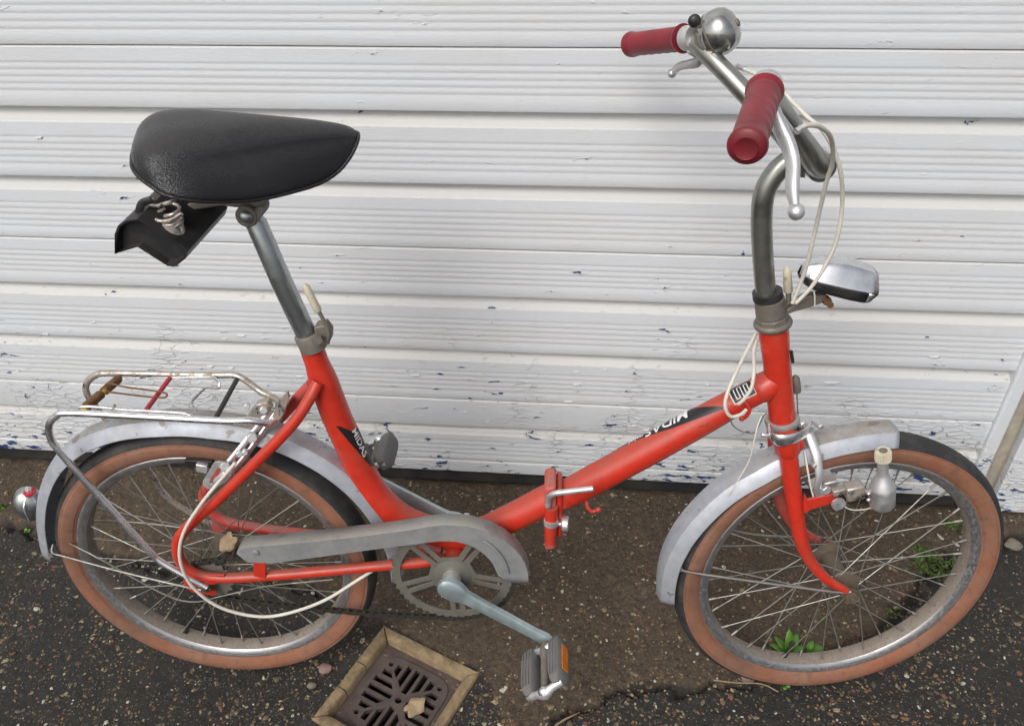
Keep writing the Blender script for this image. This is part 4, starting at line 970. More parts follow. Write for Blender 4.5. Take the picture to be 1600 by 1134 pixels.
# chain guard
up_px = [(370, 863), (376, 858), (386, 855), (420, 852.5), (500, 845), (580, 836), (640, 828), (668, 823), (695, 820), (730, 822), (765, 832), (785, 843), (801, 855), (813, 868), (820, 880), (824, 893), (825, 903), (825, 912)]
lo_px = [(371, 865), (378, 871), (388, 878), (425, 879), (500, 869), (580, 858), (640, 850.5), (665, 847), (688, 844.5), (712, 845), (732, 850), (746, 857), (757, 865), (765, 873), (771, 881), (775, 890), (779, 899), (798, 909)]
wg = .066; up = [B(x, y, wg) for x, y in up_px]; lo = [B(x, y, wg) for x, y in lo_px]
upm = [p+Vector((0, -.0005, 0)) for p in up]
m = MBd(); sh = [Vector((p.x, -.042, p.z)) for p in up]
lo2 = [Vector((p.x, -.058, p.z)) for p in lo]
bevr = [p*.92+q*.08+Vector((0, -.0018, 0)) for p, q in zip(up, lo)]
bevl = [p*.10+q*.90+Vector((0, -.0022, 0)) for p, q in zip(up, lo)]
m.grid([sh, up, lo, lo2])
guard = m.build('chain_guard', M['guard'], bike, 32, solid=.0013)
m = MBd(); emb = [B(x, y, .0690) for x, y in [(754, 844), (772, 856), (788, 876), (795, 898)]]; m.tube(cr(emb, 6), [.0004]+[.0016]*17+[.0004], 8, flat=.8); m.build('guard_rib', M['guard'], guard, 60)
m = MBd(); m.lathe([(-.001, 0), (-.001, .005), (.001, .0046), (.002, .0)], B(399, 864, .069), (0, -1, 0), 16); m.build('guard_screw', M['alu'], guard, 40)
m = MBd(); m.box(B(406, 889, .058), (.009, 0, -.002), (0, .0015, 0), (.003, 0, .016)); m.build('guard_tab', M['red'], bike, 30, bevel=.001)
# chain
pitch = .0127; SR = Vector((U0, -CW, V0)); rs_ = .036; rc_ = .0945
dx = RC.x-SR.x; dz = RC.z-SR.z; D_ = math.hypot(dx, dz); base = math.atan2(dz, dx); al = math.asin((rc_-rs_)/D_)
pts = []
a_top = base+PI/2+al; a_bot = base-PI/2-al
for i in range(41):     # round the ring, top to bottom clockwise
    a = a_top+(a_bot-a_top)*i/40; pts.append(Vector((RC.x+rc_*math.cos(a), -CW, RC.z+rc_*math.sin(a))))
p_a = pts[-1]; p_b = Vector((SR.x+rs_*math.cos(a_bot), -CW, SR.z+rs_*math.sin(a_bot)))
for i in range(1, 30): t = i/30; pts.append(p_a+(p_b-p_a)*t+Vector((0, 0, -.014*4*t*(1-t)*.6)))
for i in range(25):
    a = a_bot-(2*PI-(a_top-a_bot))*i/24; pts.append(Vector((SR.x+rs_*math.cos(a), -CW, SR.z+rs_*math.sin(a))))
p_c = pts[-1]; p_d = pts[0]
for i in range(1, 30): t = i/30; pts.append(p_c+(p_d-p_c)*t)
# resample evenly
cum = [0]
Pl = pts+[pts[0]]
for i in range(1, len(Pl)): cum.append(cum[-1]+(Pl[i]-Pl[i-1]).length)
nl = int(cum[-1]/pitch); nl -= nl % 2
def at_len(s):
    s %= cum[-1]; i = int(np.searchsorted(cum, s, 'right'))-1; i = min(i, len(Pl)-2); t = (s-cum[i])/(cum[i+1]-cum[i]); return Pl[i].lerp(Pl[i+1], t)
m = MBd()
for i in range(nl):
    a, b = at_len(i*cum[-1]/nl), at_len((i+1)*cum[-1]/nl); d = (b-a).normalized(); c = (a+b)/2; e = Vector((-d.z, 0, d.x)); wd = .0034 if i % 2 else .0024
    for sg in (-1, 1):
        out = [(-.0078, .0), (-.0066, .0034), (-.003, .0038), (0, .0029), (.003, .0038), (.0066, .0034), (.0078, 0), (.0066, -.0034), (.003, -.0038), (0, -.0029), (-.003, -.0038), (-.0066, -.0034)]
        m.prism([c+d*x+e*y+Vector((0, sg*wd, 0)) for x, y in out], (0, .0009, 0))
    m.cyl(a+Vector((0, -.0045, 0)), a+Vector((0, .0045, 0)), .0022, 8); m.cyl(a+Vector((0, -.0022, 0)), a+Vector((0, .0022, 0)), .0038, 8)
m.build('chain', M['greasy'], bike, 30)
me = curve2d([[((.034+(.004 if i % 4 in (1, 2) else 0))*math.cos(2*PI*i/72), (.034+(.004 if i % 4 in (1, 2) else 0))*math.sin(2*PI*i/72)) for i in range(72)], ring2(.012, 20)], .001, .0003)
mesh_obj('sprocket', me, M['ringm'], bike, 30, Matrix(((1, 0, 0, SR.x), (0, 0, -1, SR.y), (0, 1, 0, SR.z), (0, 0, 0, 1))))

# ---------------- fork
bl_n = [(1228, 688, .034), (1231, 705, .036), (1238, 760, .040), (1245, 810, .044), (1252, 845, .047), (1266, 876, .050), (1290, 903, .054), (1316, 919, .057), (1328, 926, .058)]
m = MBd(); m.tube(cr([S(x, y, w) for x, y, w in bl_n], 6), lerp_list([.0128, .0128, .0122, .0112, .0100, .0088, .0075, .0060, .0048], 6), 18)
fork = m.build('fork', M['red'], bike, 60)
m = MBd(); m.tube([S(1227, 683, .034), S(1229, 690, .034), S(1231, 704, .035), S(1232, 709, .035)], [.0162, .0168, .0164, .0134], 22, caps=True); m.build('fork_crown_socket', M['red'], fork, 40)
bl_f = [(1212, 662, -.030), (1213, 690, -.034), (1216, 745, -.040), (1222, 785, -.044), (1238, 815, -.048), (1262, 836, -.052), (1290, 847, -.056), (1303, 849, -.058)]
m = MBd(); m.tube(cr([S(x, y, w) for x, y, w in bl_f], 6), lerp_list([.0125, .0125, .0118, .0108, .009, .0075, .006, .005], 6), 16); m.build('fork_blade', M['red_faded'], fork, 60)
m = MBd(); m.box(S(1228, 672, 0), Sf*.012, Sl*.040, Ss*.009); m.build('fork_crown', M['red'], fork, 40, bevel=.004)
# headset
m = MBd(); o_ = B(1222, 656); m.lathe([(-.004, .0), (-.004, .0215), (.000, .0235), (.006, .0225), (.009, .019), (.010, 0)], o_, -Ss, 28); m.build('headset_cup', M['guard'], bike, 40)
m = MBd(); o_ = B(1225, 668); m.lathe([(-.003, .0), (-.003, .020), (.003, .020), (.003, 0)], o_, -Ss, 28); m.build('headset_race', M['greasy'], bike, 40)
m = MBd(); m.tube(cr([S(1203, 670, .020), S(1208, 684, .040), S(1222, 689, .050), S(1245, 684, .046), S(1262, 672, .026), S(1264, 662, .0)], 5), .0100, 10, flat=.30, up=Ss); m.build('crown_band', M['chrome'], bike, 50)
for nm, prf, px, mt in (('headset_top', [(-.001, 0), (-.001, .0175), (.000, .0225), (.004, .0245), (.0075, .0235), (.009, .0215), (.009, 0)], (1208, 509), 'steel_dirty'), ('lock_nut', [(0, 0), (0, .0205), (.007, .0205), (.008, .0185), (.008, 0)], (1206, 501), 'steel_dirty'),
                        ('stem_collar', [(0, 0), (0, .0190), (.024, .0185), (.026, .0165), (.026, 0)], (1205, 492), 'steel_dirty')):
    m = MBd(); m.lathe(prf, B(*px), Ss, 8 if nm == 'lock_nut' else 28); m.build(nm, M[mt], bike, 35, bevel=.0008)
m = MBd(); m.lathe([(0, 0), (0, .0185), (.010, .0185), (.0105, .0152), (.0105, 0)], B(1200, 466), Ss, 28); m.build('collar_band', M['black'], bike, 35)
m = MBd(); m.prism([S(x, y, .010) for x, y in [(1208, 462), (1226, 466), (1231, 478), (1228, 486), (1208, 488)]], Sl*-.018); m.build('collar_ear', M['steel_dirty'], bike, 30, bevel=.002)
m = MBd(); m.tube([S(1232, 474, .006), S(1232, 456, .006)], .0036, 10); m.build('lever_stub', M['steel_dirty'], bike)
m = MBd(); m.tube([S(1232, 458, .006), S(1231.5, 455, .006), S(1230, 426, .006), S(1229.5, 419, .006), S(1229.5, 417, .006)], [.003, .0056, .0052, .0040, .0015], 14); m.build('lever_sleeve', M['cream'], bike, 60)
# stem and bars (symmetrical in the turned frame)
st = [(-.0030, .165), (-.0036, .196), (-.0024, .245), (.0010, .295), (.0085, .327), (.0265, .3485), (.0470, .3565), (.0600, .358)]
m = MBd(); m.tube(cr([SP(a, b, 0) for a, b in st], 8), .0127, 24); stem = m.build('stem', M['bar'], bike, 60)
half = [(.0705, .343, 0), (.0685, .346, .016), (.056, .362, .030), (.044, .382, .045), (.025, .412, .066), (.005, .445, .090), (-.009, .467, .113), (-.019, .481, .136), (-.030, .486, .1605), (-.070, .4775, .240)]
hp = [SP(a, b, -c) for a, b, c in half[::-1]]+[SP(a, b, c) for a, b, c in half[1:]]
hr_ = [.0150, .0150, .0142, .0128, .0118, .0114, .0112, .0112, .0112, .0112]; m = MBd(); m.tube(cr(hp, 8), lerp_list(hr_[::-1]+hr_[1:], 8), 22); bars = m.build('handlebar', M['bar'], bike, 60)
m = MBd(); m.lathe([(-.019, 0), (-.019, .0155), (-.017, .0170), (.017, .0170), (.019, .0155), (.019, 0)], SP(.070, .343, 0), Sl, 26); m.prism([SP(a, b, -.012) for a, b in [(.052, .334), (.052, .363), (.040, .369), (.034, .361), (.036, .341)]], Sl*.024)
m.build('bar_clamp', M['bar'], bars, 40, bevel=.001)
m = MBd(); m.lathe([(-.024, 0), (-.024, .004), (0, .004), (0, .0065), (.005, .0065), (.005, 0)], SP(.083, .353, .012), Sl, 6); m.build('clamp_bolt', M['chrome'], bars, 30)
for sg in (-1, 1):
    p_in = SP(-.0275, .4860, sg*.152); p_out = SP(-.0784, .4755, sg*.2555); d = p_out-p_in; L = d.length; dn = d.normalized()
    dwn = (Sf*.8-Ss*.6); dwn = (dwn-dn*dwn.dot(dn)).normalized(); sid = dn.cross(dwn); m = MBd(); rows = []
    ns = 60
    for i in range(ns+1):
        t = i/ns; s_len = t*L
        r0 = .0150
        if t < .05: r0 = .0178-(t/.05)*.002
        elif t < .12: r0 = .0152
        if t > .86: r0 = .0150+.0018*math.sin((t-.86)/.14*PI*.5)
        if t > .955: r0 *= math.sqrt(max(0, 1-((t-.955)/.05)**2))
        wav = .0021*(.5-.5*math.cos(2*PI*(s_len-.016)/.0165)) if .16 < t < .86 else .0
        rr = []
        for k in range(28):
            a = 2*PI*k/28; down = max(0, math.cos(a))
            r_ = r0 - wav*down**1.2 + .0012*down*(1 if .12 < t < .95 else 0)
            rr.append(p_in+dn*s_len+dwn*(r_*math.cos(a))+sid*(r_*math.sin(a)))
        rows.append(rr)
    m.grid(rows, closed=True); m.f.append(list(range(28))); m.f.append([ns*28+k for k in range(28)]); m.m += [0, 0]
    m.build('grip', M['grip'], bars, 55)
    m = MBd(); m.lathe([(0, 0), (0, .0135), (.004, .0148), (.0145, .0148), (.0165, .0130), (.0165, 0)], p_in-dn*.020, dn, 24)
    m.build('lever_collar', M['alu'], bars, 40)
# right-hand (near) brake lever: pivot below the bar, blade sweeping down in front of the grip
def lever(ptsw, rad, name='brake_lever', flat=.45):
    m = MBd(); m.tube(cr(ptsw, 7), lerp_list(rad, 7), 12, flat=flat, up=Ss)
    m.ball(ptsw[-1], rad[-1]*1.55, 14, 9); return m.build(name, M['alu'], bars, 60)
lever([S(1208, 172, .152), S(1219, 200, .158), S(1232, 228, .167), S(1239, 258, .178), S(1238, 290, .190), S(1241, 318, .200), S(1244, 331, .205)], [.0075, .0085, .0085, .0080, .0080, .0055, .0052], flat=.75)
m = MBd(); m.prism([S(x, y, .146) for x, y in [(1196, 148), (1212, 141), (1218, 158), (1224, 178), (1246, 208), (1244, 214), (1228, 204), (1212, 190), (1203, 172)]], Sl*-.010); m.build('lever_bracket', M['alu'], bars, 30, bevel=.002)
m = MBd(); m.cyl(S(1224, 196, .160), S(1224, 196, .142), .004, 12); m.build('lever_pivot', M['chrome'], bars, 40)
# far lever
lever([S(1098, 88, -.140), S(1088, 98, -.150), S(1076, 101, -.160), S(1062, 104, -.176), S(1052, 112, -.192), S(1050, 115, -.196)], [.0060, .0068, .0058, .0052, .0045, .0040], flat=.6)
m = MBd(); m.prism([S(x, y, -.132) for x, y in [(1074, 78), (1100, 80), (1108, 92), (1104, 99), (1092, 94), (1076, 86)]], Sl*-.012); m.build('lever_bracket', M['alu'], bars, 30, bevel=.002)
# bell
bc = S(1127, 49, -.118); bx = (S(1150, 34, -.12)-S(1108, 62, -.12)).normalized()*.9; 
m = MBd(); m.lathe([(-.021, .0), (-.021, .0200), (-.0195, .0235), (-.012, .0262), (-.002, .0272), (.006, .0262), (.013, .0225), (.018, .0160), (.0205, .0080), (.021, 0)], bc, bx+Vector((0, -.40, 0)), 36)
M['bell'] = simple('dull_bell_chrome', (.46, .46, .44), .16, 1.0, dirt=(.2, .19, .16), damt=.4, dscale=50, drough=.5)
bell = m.build('bell', M['bell'], bars, 50)
axb = (bx+Vector((0, -.40, 0))).normalized()
m = MBd(); m.lathe([(0, 0), (0, .0050), (.002, .0045), (.003, 0)], bc+axb*.0205, axb, 12); m.build('bell_screw', M['steel_dirty'], bars, 40)
m = MBd(); m.lathe([(-.0010, 0), (-.0010, .0262), (.0, .0267), (.0010, .0266), (.0010, 0)], bc-axb*.012, axb, 36); m.build('bell_seam', M['steel_dirty'], bars, 40)
m = MBd(); m.ball(S(1085, 33, -.118), .0078, 14, 9, (1, .7, 1.0)); m.build('bell_thumb_knob', M['black'], bars, 60)
m = MBd(); m.tube(cr([S(1085, 40, -.118), S(1096, 43, -.118), S(1106, 46, -.118)], 4), .0030, 8); m.prism([S(x, y, -.108) for x, y in [(1090, 55), (1112, 52), (1122, 70), (1104, 84), (1090, 72)]], Sl*-.016); m.build('bell_bracket', M['steel_dirty'], bars, 40, bevel=.002)
for sg in (-1, 1):
    pe = SP(-.0784, .4755, sg*.2555); dn = (pe-SP(-.0275, .4860, sg*.152)).normalized()
    m = MBd(); m.lathe([(-.002, 0), (-.002, .0098), (.0006, .0098), (.0001, .0090), (.0000, .0)], pe+dn*.0004, dn, 24); m.build('grip_end', M['grip'], bars, 40)
for (p_, q_) in ((S(1244, 206, .150), S(1252, 200, .148)), (S(1152, 104, -.10), S(1163, 108, -.09))):
    m = MBd(); m.cyl(p_, q_, .0034, 10); m.build('cable_ferrule', M['alu'], bars, 40)
for (x, y, c) in ((1247, 470, .02), (1241, 474, .02)):
    pass
# cables from the levers
m = MBd(); m.tube(cr([S(1152, 104, -.10), S(1185, 118, -.07), S(1220, 142, -.02), S(1258, 180, .02), S(1290, 210, .03), S(1312, 262, .03), S(1316, 320, .02), S(1307, 375, .02), S(1292, 410, .02), S(1268, 448, .02), S(1243, 474, .02)], 7), .0025, 10); m.build('brake_cable', M['cable'], bike, 60)
m = MBd(); m.tube(cr([S(1244, 206, .150), S(1258, 197, .145), S(1280, 198, .13), S(1298, 215, .10), S(1301, 250, .07), S(1290, 290, .05), S(1276, 350, .03), S(1263, 405, .025), S(1252, 440, .02), S(1238, 474, .02)], 7), .0025, 10); m.build('brake_cable', M['cable'], bike, 60)
m = MBd(); m.tube(cr([S(1182, 520, -.028), S(1174, 535, -.02), S(1155, 572, .01), S(1138, 610, .03), S(1133, 634, .036), S(1141, 650, .036), S(1156, 648, .032), S(1166, 640, .026)], 7), .0024, 10); m.build('brake_cable', M['cable'], bike, 60)
m = MBd(); m.tube(cr([S(1183, 530, -.025), S(1178, 548, -.01), S(1178, 580, .025), S(1174, 606, .034), S(1162, 624, .034), S(1154, 631, .03)], 7), .0024, 10); m.build('brake_cable', M['cable'], bike, 60)
m = MBd(); m.tube(cr([B(1141, 648, .02), B(1145, 664, .02), B(1160, 674, .02), B(1178, 676, .02), B(1186, 664, .02), B(1192, 652, .02), B(1198, 645, .02)], 6), .0010, 6); m.build('wire', M['spoke'], bike, 60)
m = MBd(); m.tube(cr([S(1190, 650, .02), S(1183, 668, .03), S(1178, 690, .032), S(1170, 720, .034), S(1153, 750, .034), S(1136, 775, .034)], 6), .0010, 6); m.build('wire', M['cable'], bike, 60)
m = MBd(); m.tube(cr([S(1257, 705, .03), S(1263, 740, .045), S(1268, 765, .052), S(1275, 790, .055)], 6), .0013, 6); m.build('wire', M['cable'], bike, 60)
m = MBd(); m.tube(cr([S(1318, 790, .055), S(1330, 796, .058), S(1348, 796, .06), S(1362, 793, .06)], 6), .0011, 6); m.build('wire', M['cable'], bike, 60)
# adjuster and brake arms of the front caliper
m = MBd(); m.lathe([(0, 0), (0, .0055), (.010, .0062), (.022, .0055), (.026, .003), (.028, 0)], B(1245, 612, -.01), Ss, 12); m.cyl(B(1245, 612, -.01), B(1247, 655, -.01), .0010, 6)
fb = m.build('front_brake', M['steel_dirty'], bike, 40)
m = MBd(); m.tube(cr([S(1256, 660, .010), S(1266, 684, .026), S(1276, 712, .044), S(1280, 742, .054), S(1277, 764, .056), S(1283, 774, .054), S(1291, 771, .052)], 6), lerp_list([.0065, .0070, .0062, .0055, .0055, .0055, .005], 6), 12, flat=.5, up=Sf); m.build('brake_arm', M['alu'], fb, 60)
m = MBd(); m.tube(cr([S(1250, 668, -.004), S(1250, 700, .004), S(1250, 730, .0)], 5), .006, 10, flat=.5); m.build('brake_arm', M['steel_dirty'], fb, 60)
for (x, y, c, r_, h_) in ((1290, 764, .056, .0068, .009), (1262, 668, .022, .0062, .012), (1278, 662, .018, .0045, .020), (1271, 726, .048, .0035, .010), (1198, 680, .020, .0042, .016)):
    m = MBd(); m.lathe([(-h_/2, 0), (-h_/2, r_), (h_/2, r_), (h_/2, 0)], S(x, y, c), (.25, -1, .1) if x != 1198 else (1, 0, -.2), 6); m.build('brake_bolt', M['alu'], fb, 30, bevel=.0008)
m = MBd(); m.box(S(1293, 752, .032), Sf*.010, Sl*.012, Ss*.008); m.build('brake_shoe', M['alu'], fb, 30, bevel=.002)
# headlight
hl = []
def lamp_sec(c, hh, hw, tb):
    return c, hh, hw
la_ = S(1252, 426, .0); lb_ = S(1348, 443, .0); ldir = (lb_-la_); LL = ldir.length; ldir.normalize(); lup = (Sl.cross(ldir)); lup = -lup if lup.dot(Ss) < 0 else lup; lup.normalize()
SEC = [(-.003, .35, .003), (.001, .45, .010), (.008, .66, .0180), (.020, .84, .0235), (LL*.5, 1.0, .0270), (LL*.75, 1.0, .0290), (LL-.004, .92, .0295), (LL+.008, .86, .0290)]
def lamp_ring(t, k, hw, part):
    """part 0: chrome hood, part 1: black base; t along the lamp, k height factor, hw half width"""
    c = la_+ldir*t; sh_ = hw/.033
    if part == 0: q = [(1.0, -.0010), (.93, .0035), (.70, .0180*k), (.60, .0225*k), (.44, .0258*k), (0, .0275*k), (-.44, .0258*k), (-.60, .0225*k), (-.70, .0180*k), (-.93, .0035), (-1.0, -.0010)]
    else: q = [(-.985, -.0012), (-.97, -.0090*sh_), (-.90, -.0160*sh_), (-.3, -.0230*sh_), (.3, -.0230*sh_), (.90, -.0160*sh_), (.97, -.0090*sh_), (.985, -.0012)]
    sl_ = .010 if t > LL else 0
    return [c+Sl*(hw*a)+lup*b-ldir*(sl_*(-b/.018) if b < 0 else sl_*b/.05) for a, b in q]
m = MBd(); m.grid([cr(lamp_ring(*x, 0), 3) for x in SEC]); hlo = m.build('headlight', M['chrome'], bike, 38, solid=.001)
m = MBd(); m.grid([cr(lamp_ring(*x, 1), 3) for x in SEC[:-1]]); m.build('lamp_base', M['black'], hlo, 38, solid=.001)
m = MBd(); m.grid([cr(lamp_ring(SEC[-2][0], SEC[-2][1], SEC[-2][2], 1), 3), cr(lamp_ring(*SEC[-1], 1), 3)]); m.build('lamp_lip', M['chrome'], hlo, 38, solid=.001)
rw = cr(lamp_ring(*SEC[-1], 0), 3)[:-1]+cr(lamp_ring(*SEC[-1], 1), 3)[:-1]; cN = sum(rw, Vector())/len(rw)
m = MBd(); m.grid([rw, [cN+(p-cN)*.5+ldir*.001 for p in rw], [cN+(p-cN)*.05+ldir*.0015 for p in rw]], closed=True)
lens = simple('lamp_lens', (.55, .55, .54), .15, .3); m.build('lens', lens, hlo, 60)
m = MBd(); m.prism([S(x, y, .007) for x, y in [(1205, 492), (1230, 484), (1262, 463), (1292, 461), (1298, 470), (1270, 479), (1240, 488), (1214, 500)]], Sl*-.014); m.build('lamp_bracket', M['steel_dirty'], bike, 30, bevel=.0015)
m = MBd(); m.lathe([(-.006, 0), (-.006, .0055), (.006, .0055), (.006, 0)], S(1291, 469, .008), Sl, 6); m.lathe([(-.003, 0), (-.003, .004), (.003, .004), (.003, 0)], S(1297, 476, .008), Sl, 6); m.build('bracket_bolt', M['rust'], bike, 30)
m = MBd(); m.tube(cr([S(1270, 450, .01), S(1273, 462, .014), S(1273, 478, .014)], 4), .0010, 6); m.build('wire', M['cable'], bike, 60)
# dynamo
dz_ = (S(1380, 712, .066)-S(1378, 795, .066)).normalized(); d0 = S(1378, 789, .066)
m = MBd(); m.lathe([(-.004, 0), (-.004, .006), (.000, .0150), (.003, .0168), (.030, .0170), (.032, .0172), (.036, .0160), (.044, .0125), (.052, .0088), (.058, .0074), (.080, .0070), (.080, 0)], d0, dz_, 32)
dyn = m.build('dynamo', M['alu'], bike, 40)
m = MBd(); rows = []
for t in (.079, .080, .093, .095):
    rows.append([d0+dz_*t+(Sf*math.cos(2*PI*k/48)+Sl*math.sin(2*PI*k/48))*((.0108 if k % 2 else .0098)-(.001 if t in (.079, .095) else 0)) for k in range(48)])
m.grid(rows, closed=True); m.f.append(list(range(48))); m.f.append([144+k for k in range(48)]); m.m += [0, 0]; m.build('dynamo_cap', M['cream'], dyn, 25)
m = MBd(); m.lathe([(0, 0), (0, .0055), (.001, .005), (.001, 0)], d0+dz_*.095, dz_, 16); m.build('cap_centre', M['steel_dirty'], dyn, 30)
m = MBd(); m.box(S(1334, 766, .064), Sf*.0120, Sl*.009, Ss*.0115); m.build('dynamo_housing', M['chrome_rust'], dyn, 30, bevel=.0025)
m = MBd(); m.box(S(1312, 766, .062), Sf*.010, Sl*.005, Ss*.0045); m.cyl(S(1322, 766, .062), S(1362, 768, .062), .005, 10); m.build('dynamo_pivot', M['chrome_rust'], dyn, 30, bevel=.001)
for (x, y) in ((1357, 771), (1357, 781)):
    m = MBd(); m.ball(S(x, y, .084), .0030, 10, 7); m.build('rivet', M['chrome'], dyn, 60)
m = MBd(); m.tube([S(1308, 785, .062), S(1315, 790, .064)], .006, 6); m.lathe([(-.002, .003), (-.002, .0095), (.002, .0095), (.002, .003)], S(1310, 787, .066), Sl, 20); m.build('wing_nut', M['alu'], dyn, 40)
for q in ([(1258, 772), (1262, 781), (1300, 772), (1311, 768), (1311, 776), (1302, 786), (1266, 797), (1260, 803), (1256, 800), (1256, 788)],):
    me = None
    m = MBd(); o4 = [S(x, y, .058) for x, y in q]; m.prism(o4, Sl*-.005); m.build('dynamo_bracket', M['red'], fork, 30, bevel=.001)
# ---------------- decals wrapped round the tubes
def tube_wrap(path, rad, s, th, lift=.0004):
    """s: distance along the tube from its start, th: angle from the viewer-facing side towards the top"""
    c = [0]
    for i in range(1, len(path)): c.append(c[-1]+(path[i]-path[i-1]).length)
    i = int(np.searchsorted(c, s, 'right'))-1; i = max(0, min(i, len(path)-2)); t = (s-c[i])/(c[i+1]-c[i]); p = path[i].lerp(path[i+1], t); r_ = rad[i]+(rad[i+1]-rad[i])*t
    T = (path[i+1]-path[i]).normalized(); f = Vector((0, -1, 0)); f = (f-T*f.dot(T)).normalized(); up = f.cross(T); up = up if up.z > 0 else -up
    return p+(f*math.cos(th)+up*math.sin(th))*(r_+lift)
def wrap_mesh(me, fn, name, mt, parent, cell=.003):
    bm = bmesh.new(); bm.from_mesh(me)
    bmesh.ops.triangulate(bm, faces=bm.faces)
    for _ in range(5):
        lg = [e for e in bm.edges if e.calc_length() > cell]
        if not lg: break
        bmesh.ops.subdivide_edges(bm, edges=lg, cuts=1); bmesh.ops.triangulate(bm, faces=bm.faces)
    for v in bm.verts: v.co = fn(v.co.x, v.co.y)
    bmesh.ops.recalc_face_normals(bm, faces=bm.faces)
    bm.to_mesh(me); bm.free(); return mesh_obj(name, me, mt, parent, 60)
def s_at(path, px, py):   # arc length nearest a measured point
    q = B(px, py); c = 0; best = (9, 0)
    for i in range(1, len(path)):
        a, b = path[i-1], path[i]; L = (b-a).length; t = max(0, min(1, (q-a).dot(b-a)/(L*L))); d = (q-(a+(b-a)*t)).length
        if d < best[0]: best = (d, c+L*t)
        c += L
    return best[1]
# view elevation of the tube's silhouette: th_sil ~ 90deg + camera elevation
s_tip, s_m, s_tail = s_at(dpath, 1141, 638), s_at(dpath, 1087, 662), s_at(dpath, 975, 723)
def flat_poly(pts):
    me = bpy.data.meshes.new('flat'); me.from_pydata([(x, y, 0) for x, y in pts], [], [list(range(len(pts)))]); return me
rr_ = .022; dg = lambda d: R(d)*rr_
sx_ = lambda x, y: s_at(dpath, x, y)
pts = [(s_tail, dg(150)), (s_tail, dg(122)), (sx_(1017, 700), dg(92)), (sx_(1060, 676), dg(64)), (sx_(1100, 655), dg(48)), (sx_(1133, 637), dg(34)), (s_tip, dg(37)), (sx_(1133, 637), dg(46)), (sx_(1118, 645), dg(70)), (sx_(1100, 655), dg(100)), (s_m+.002, dg(128)), (s_m-.002, dg(150))]
wrap_mesh(flat_poly(pts), lambda x, y: tube_wrap(dpath, drad, x, y/rr_), 'decal', M['decal_black'], bike)
def text_on(path, rad, body, s0, s1, th0, size, bold=.0, shear=0.0, taper=0.0):
    """letters run from s0 back to s1 with their tops towards the viewer, as on the photographed tube"""
    me = text_mesh(body, 1.0, bold, shear); xs = [v.co.x for v in me.vertices]; x0, x1 = min(xs), max(xs); W_ = s0-s1
    for v in me.vertices:
        t = (v.co.x-x0)/(x1-x0); v.co.x = t*W_; v.co.y = v.co.y*size*(1-taper*t)
    wrap_mesh(me, lambda x, y: tube_wrap(path, rad, s0-x, th0-y/rr_, .0008), 'lettering', M['decal_white'], bike, .002)
text_on(dpath, drad, 'MIDAS', s_m+.001, sx_(1022, 698), R(125), .0290, .014, .15, .22)
text_on(dpath, drad, 'mini', sx_(1019, 699), sx_(996, 712), R(123), .0190, .014, .1, .1)
# seat tube decal
s0_ = s_at(mp_, 545, 693); srad = lerp_list(mt_r, 6)
sA_, sB2 = s_at(mp_, 528, 652), s_at(mp_, 590, 775)
# on the seat tube the tube runs downwards: 'up' of the wrap points forward
def fwd(d): return R(d)
def seat_wrap(x, y, lift=.0004):
    c = 0; p = None
    cum_ = [0]
    for i in range(1, len(mp_)): cum_.append(cum_[-1]+(mp_[i]-mp_[i-1]).length)
    i = int(np.searchsorted(cum_, x, 'right'))-1; i = max(0, min(i, len(mp_)-2)); t = (x-cum_[i])/(cum_[i+1]-cum_[i]); pp = mp_[i].lerp(mp_[i+1], t); r_ = srad[i]+(srad[i+1]-srad[i])*t
    T = (mp_[i+1]-mp_[i]).normalized(); f = Vector((0, -1, 0)); fo = Vector((T.z*-1, 0, T.x)); fo = fo if fo.x > 0 else -fo
    return pp+(f*math.cos(y/rr_)+fo*math.sin(y/rr_))*(r_+lift)
sL = sB2-sA_
wrap_mesh(flat_poly([(sA_, dg(8)), (sA_+sL*.02, dg(22)), (sA_+sL*.14, dg(60)), (sA_+sL*.2, dg(140)), (sA_+sL*.75, dg(140)), (sA_+sL*.58, dg(70)), (sA_+sL*.3, dg(38))]), lambda x, y: seat_wrap(x, y), 'decal', M['decal_black'], bike)
me = text_mesh('MIDAS', 1.0, .014)
xs = [v.co.x for v in me.vertices]; x0 = min(xs)
for v in me.vertices: v.co.x = (v.co.x-x0)*.0170; v.co.y *= .0150
wrap_mesh(me, lambda x, y: seat_wrap(sA_+sL*.13+x, dg(56)+y, .0008), 'lettering', M['decal_white'], bike, .002)
# emblem plate near the head tube
sE = s_at(dpath, 1166, 618)
def emb_rect(x0, x1, y0, y1): return [(x0, y0), (x1, y0), (x1, y1), (x0, y1)]
th_e = dg(64)
w_, h_ = .0165, .0150
wrap_mesh(flat_poly(emb_rect(sE-w_, sE+w_, th_e-h_, th_e+h_)), lambda x, y: tube_wrap(dpath, drad, x, y/rr_, .0004), 'emblem', M['decal_white'], bike)
wrap_mesh(flat_poly(emb_rect(sE-w_+.0014, sE+w_-.0014, th_e-h_+.0014, th_e+h_-.0014)), lambda x, y: tube_wrap(dpath, drad, x, y/rr_, .0007), 'emblem', M['decal_black'], bike)
def emb_bar(x0, x1, y0, y1): wrap_mesh(flat_poly(emb_rect(x0, x1, y0, y1)), lambda x, y: tube_wrap(dpath, drad, x, y/rr_, .0010), 'emblem_line', M['decal_white'], bike)
for i in range(5):
    xx = sE-.0100+i*.0048; emb_bar(xx-.0007, xx+.0007, th_e-.0095, th_e+.0095)
    if i < 4: emb_bar(xx+.0008, xx+.0040, *((th_e+.0083, th_e+.0095) if i in (1, 3) else (th_e-.0095, th_e-.0083)))
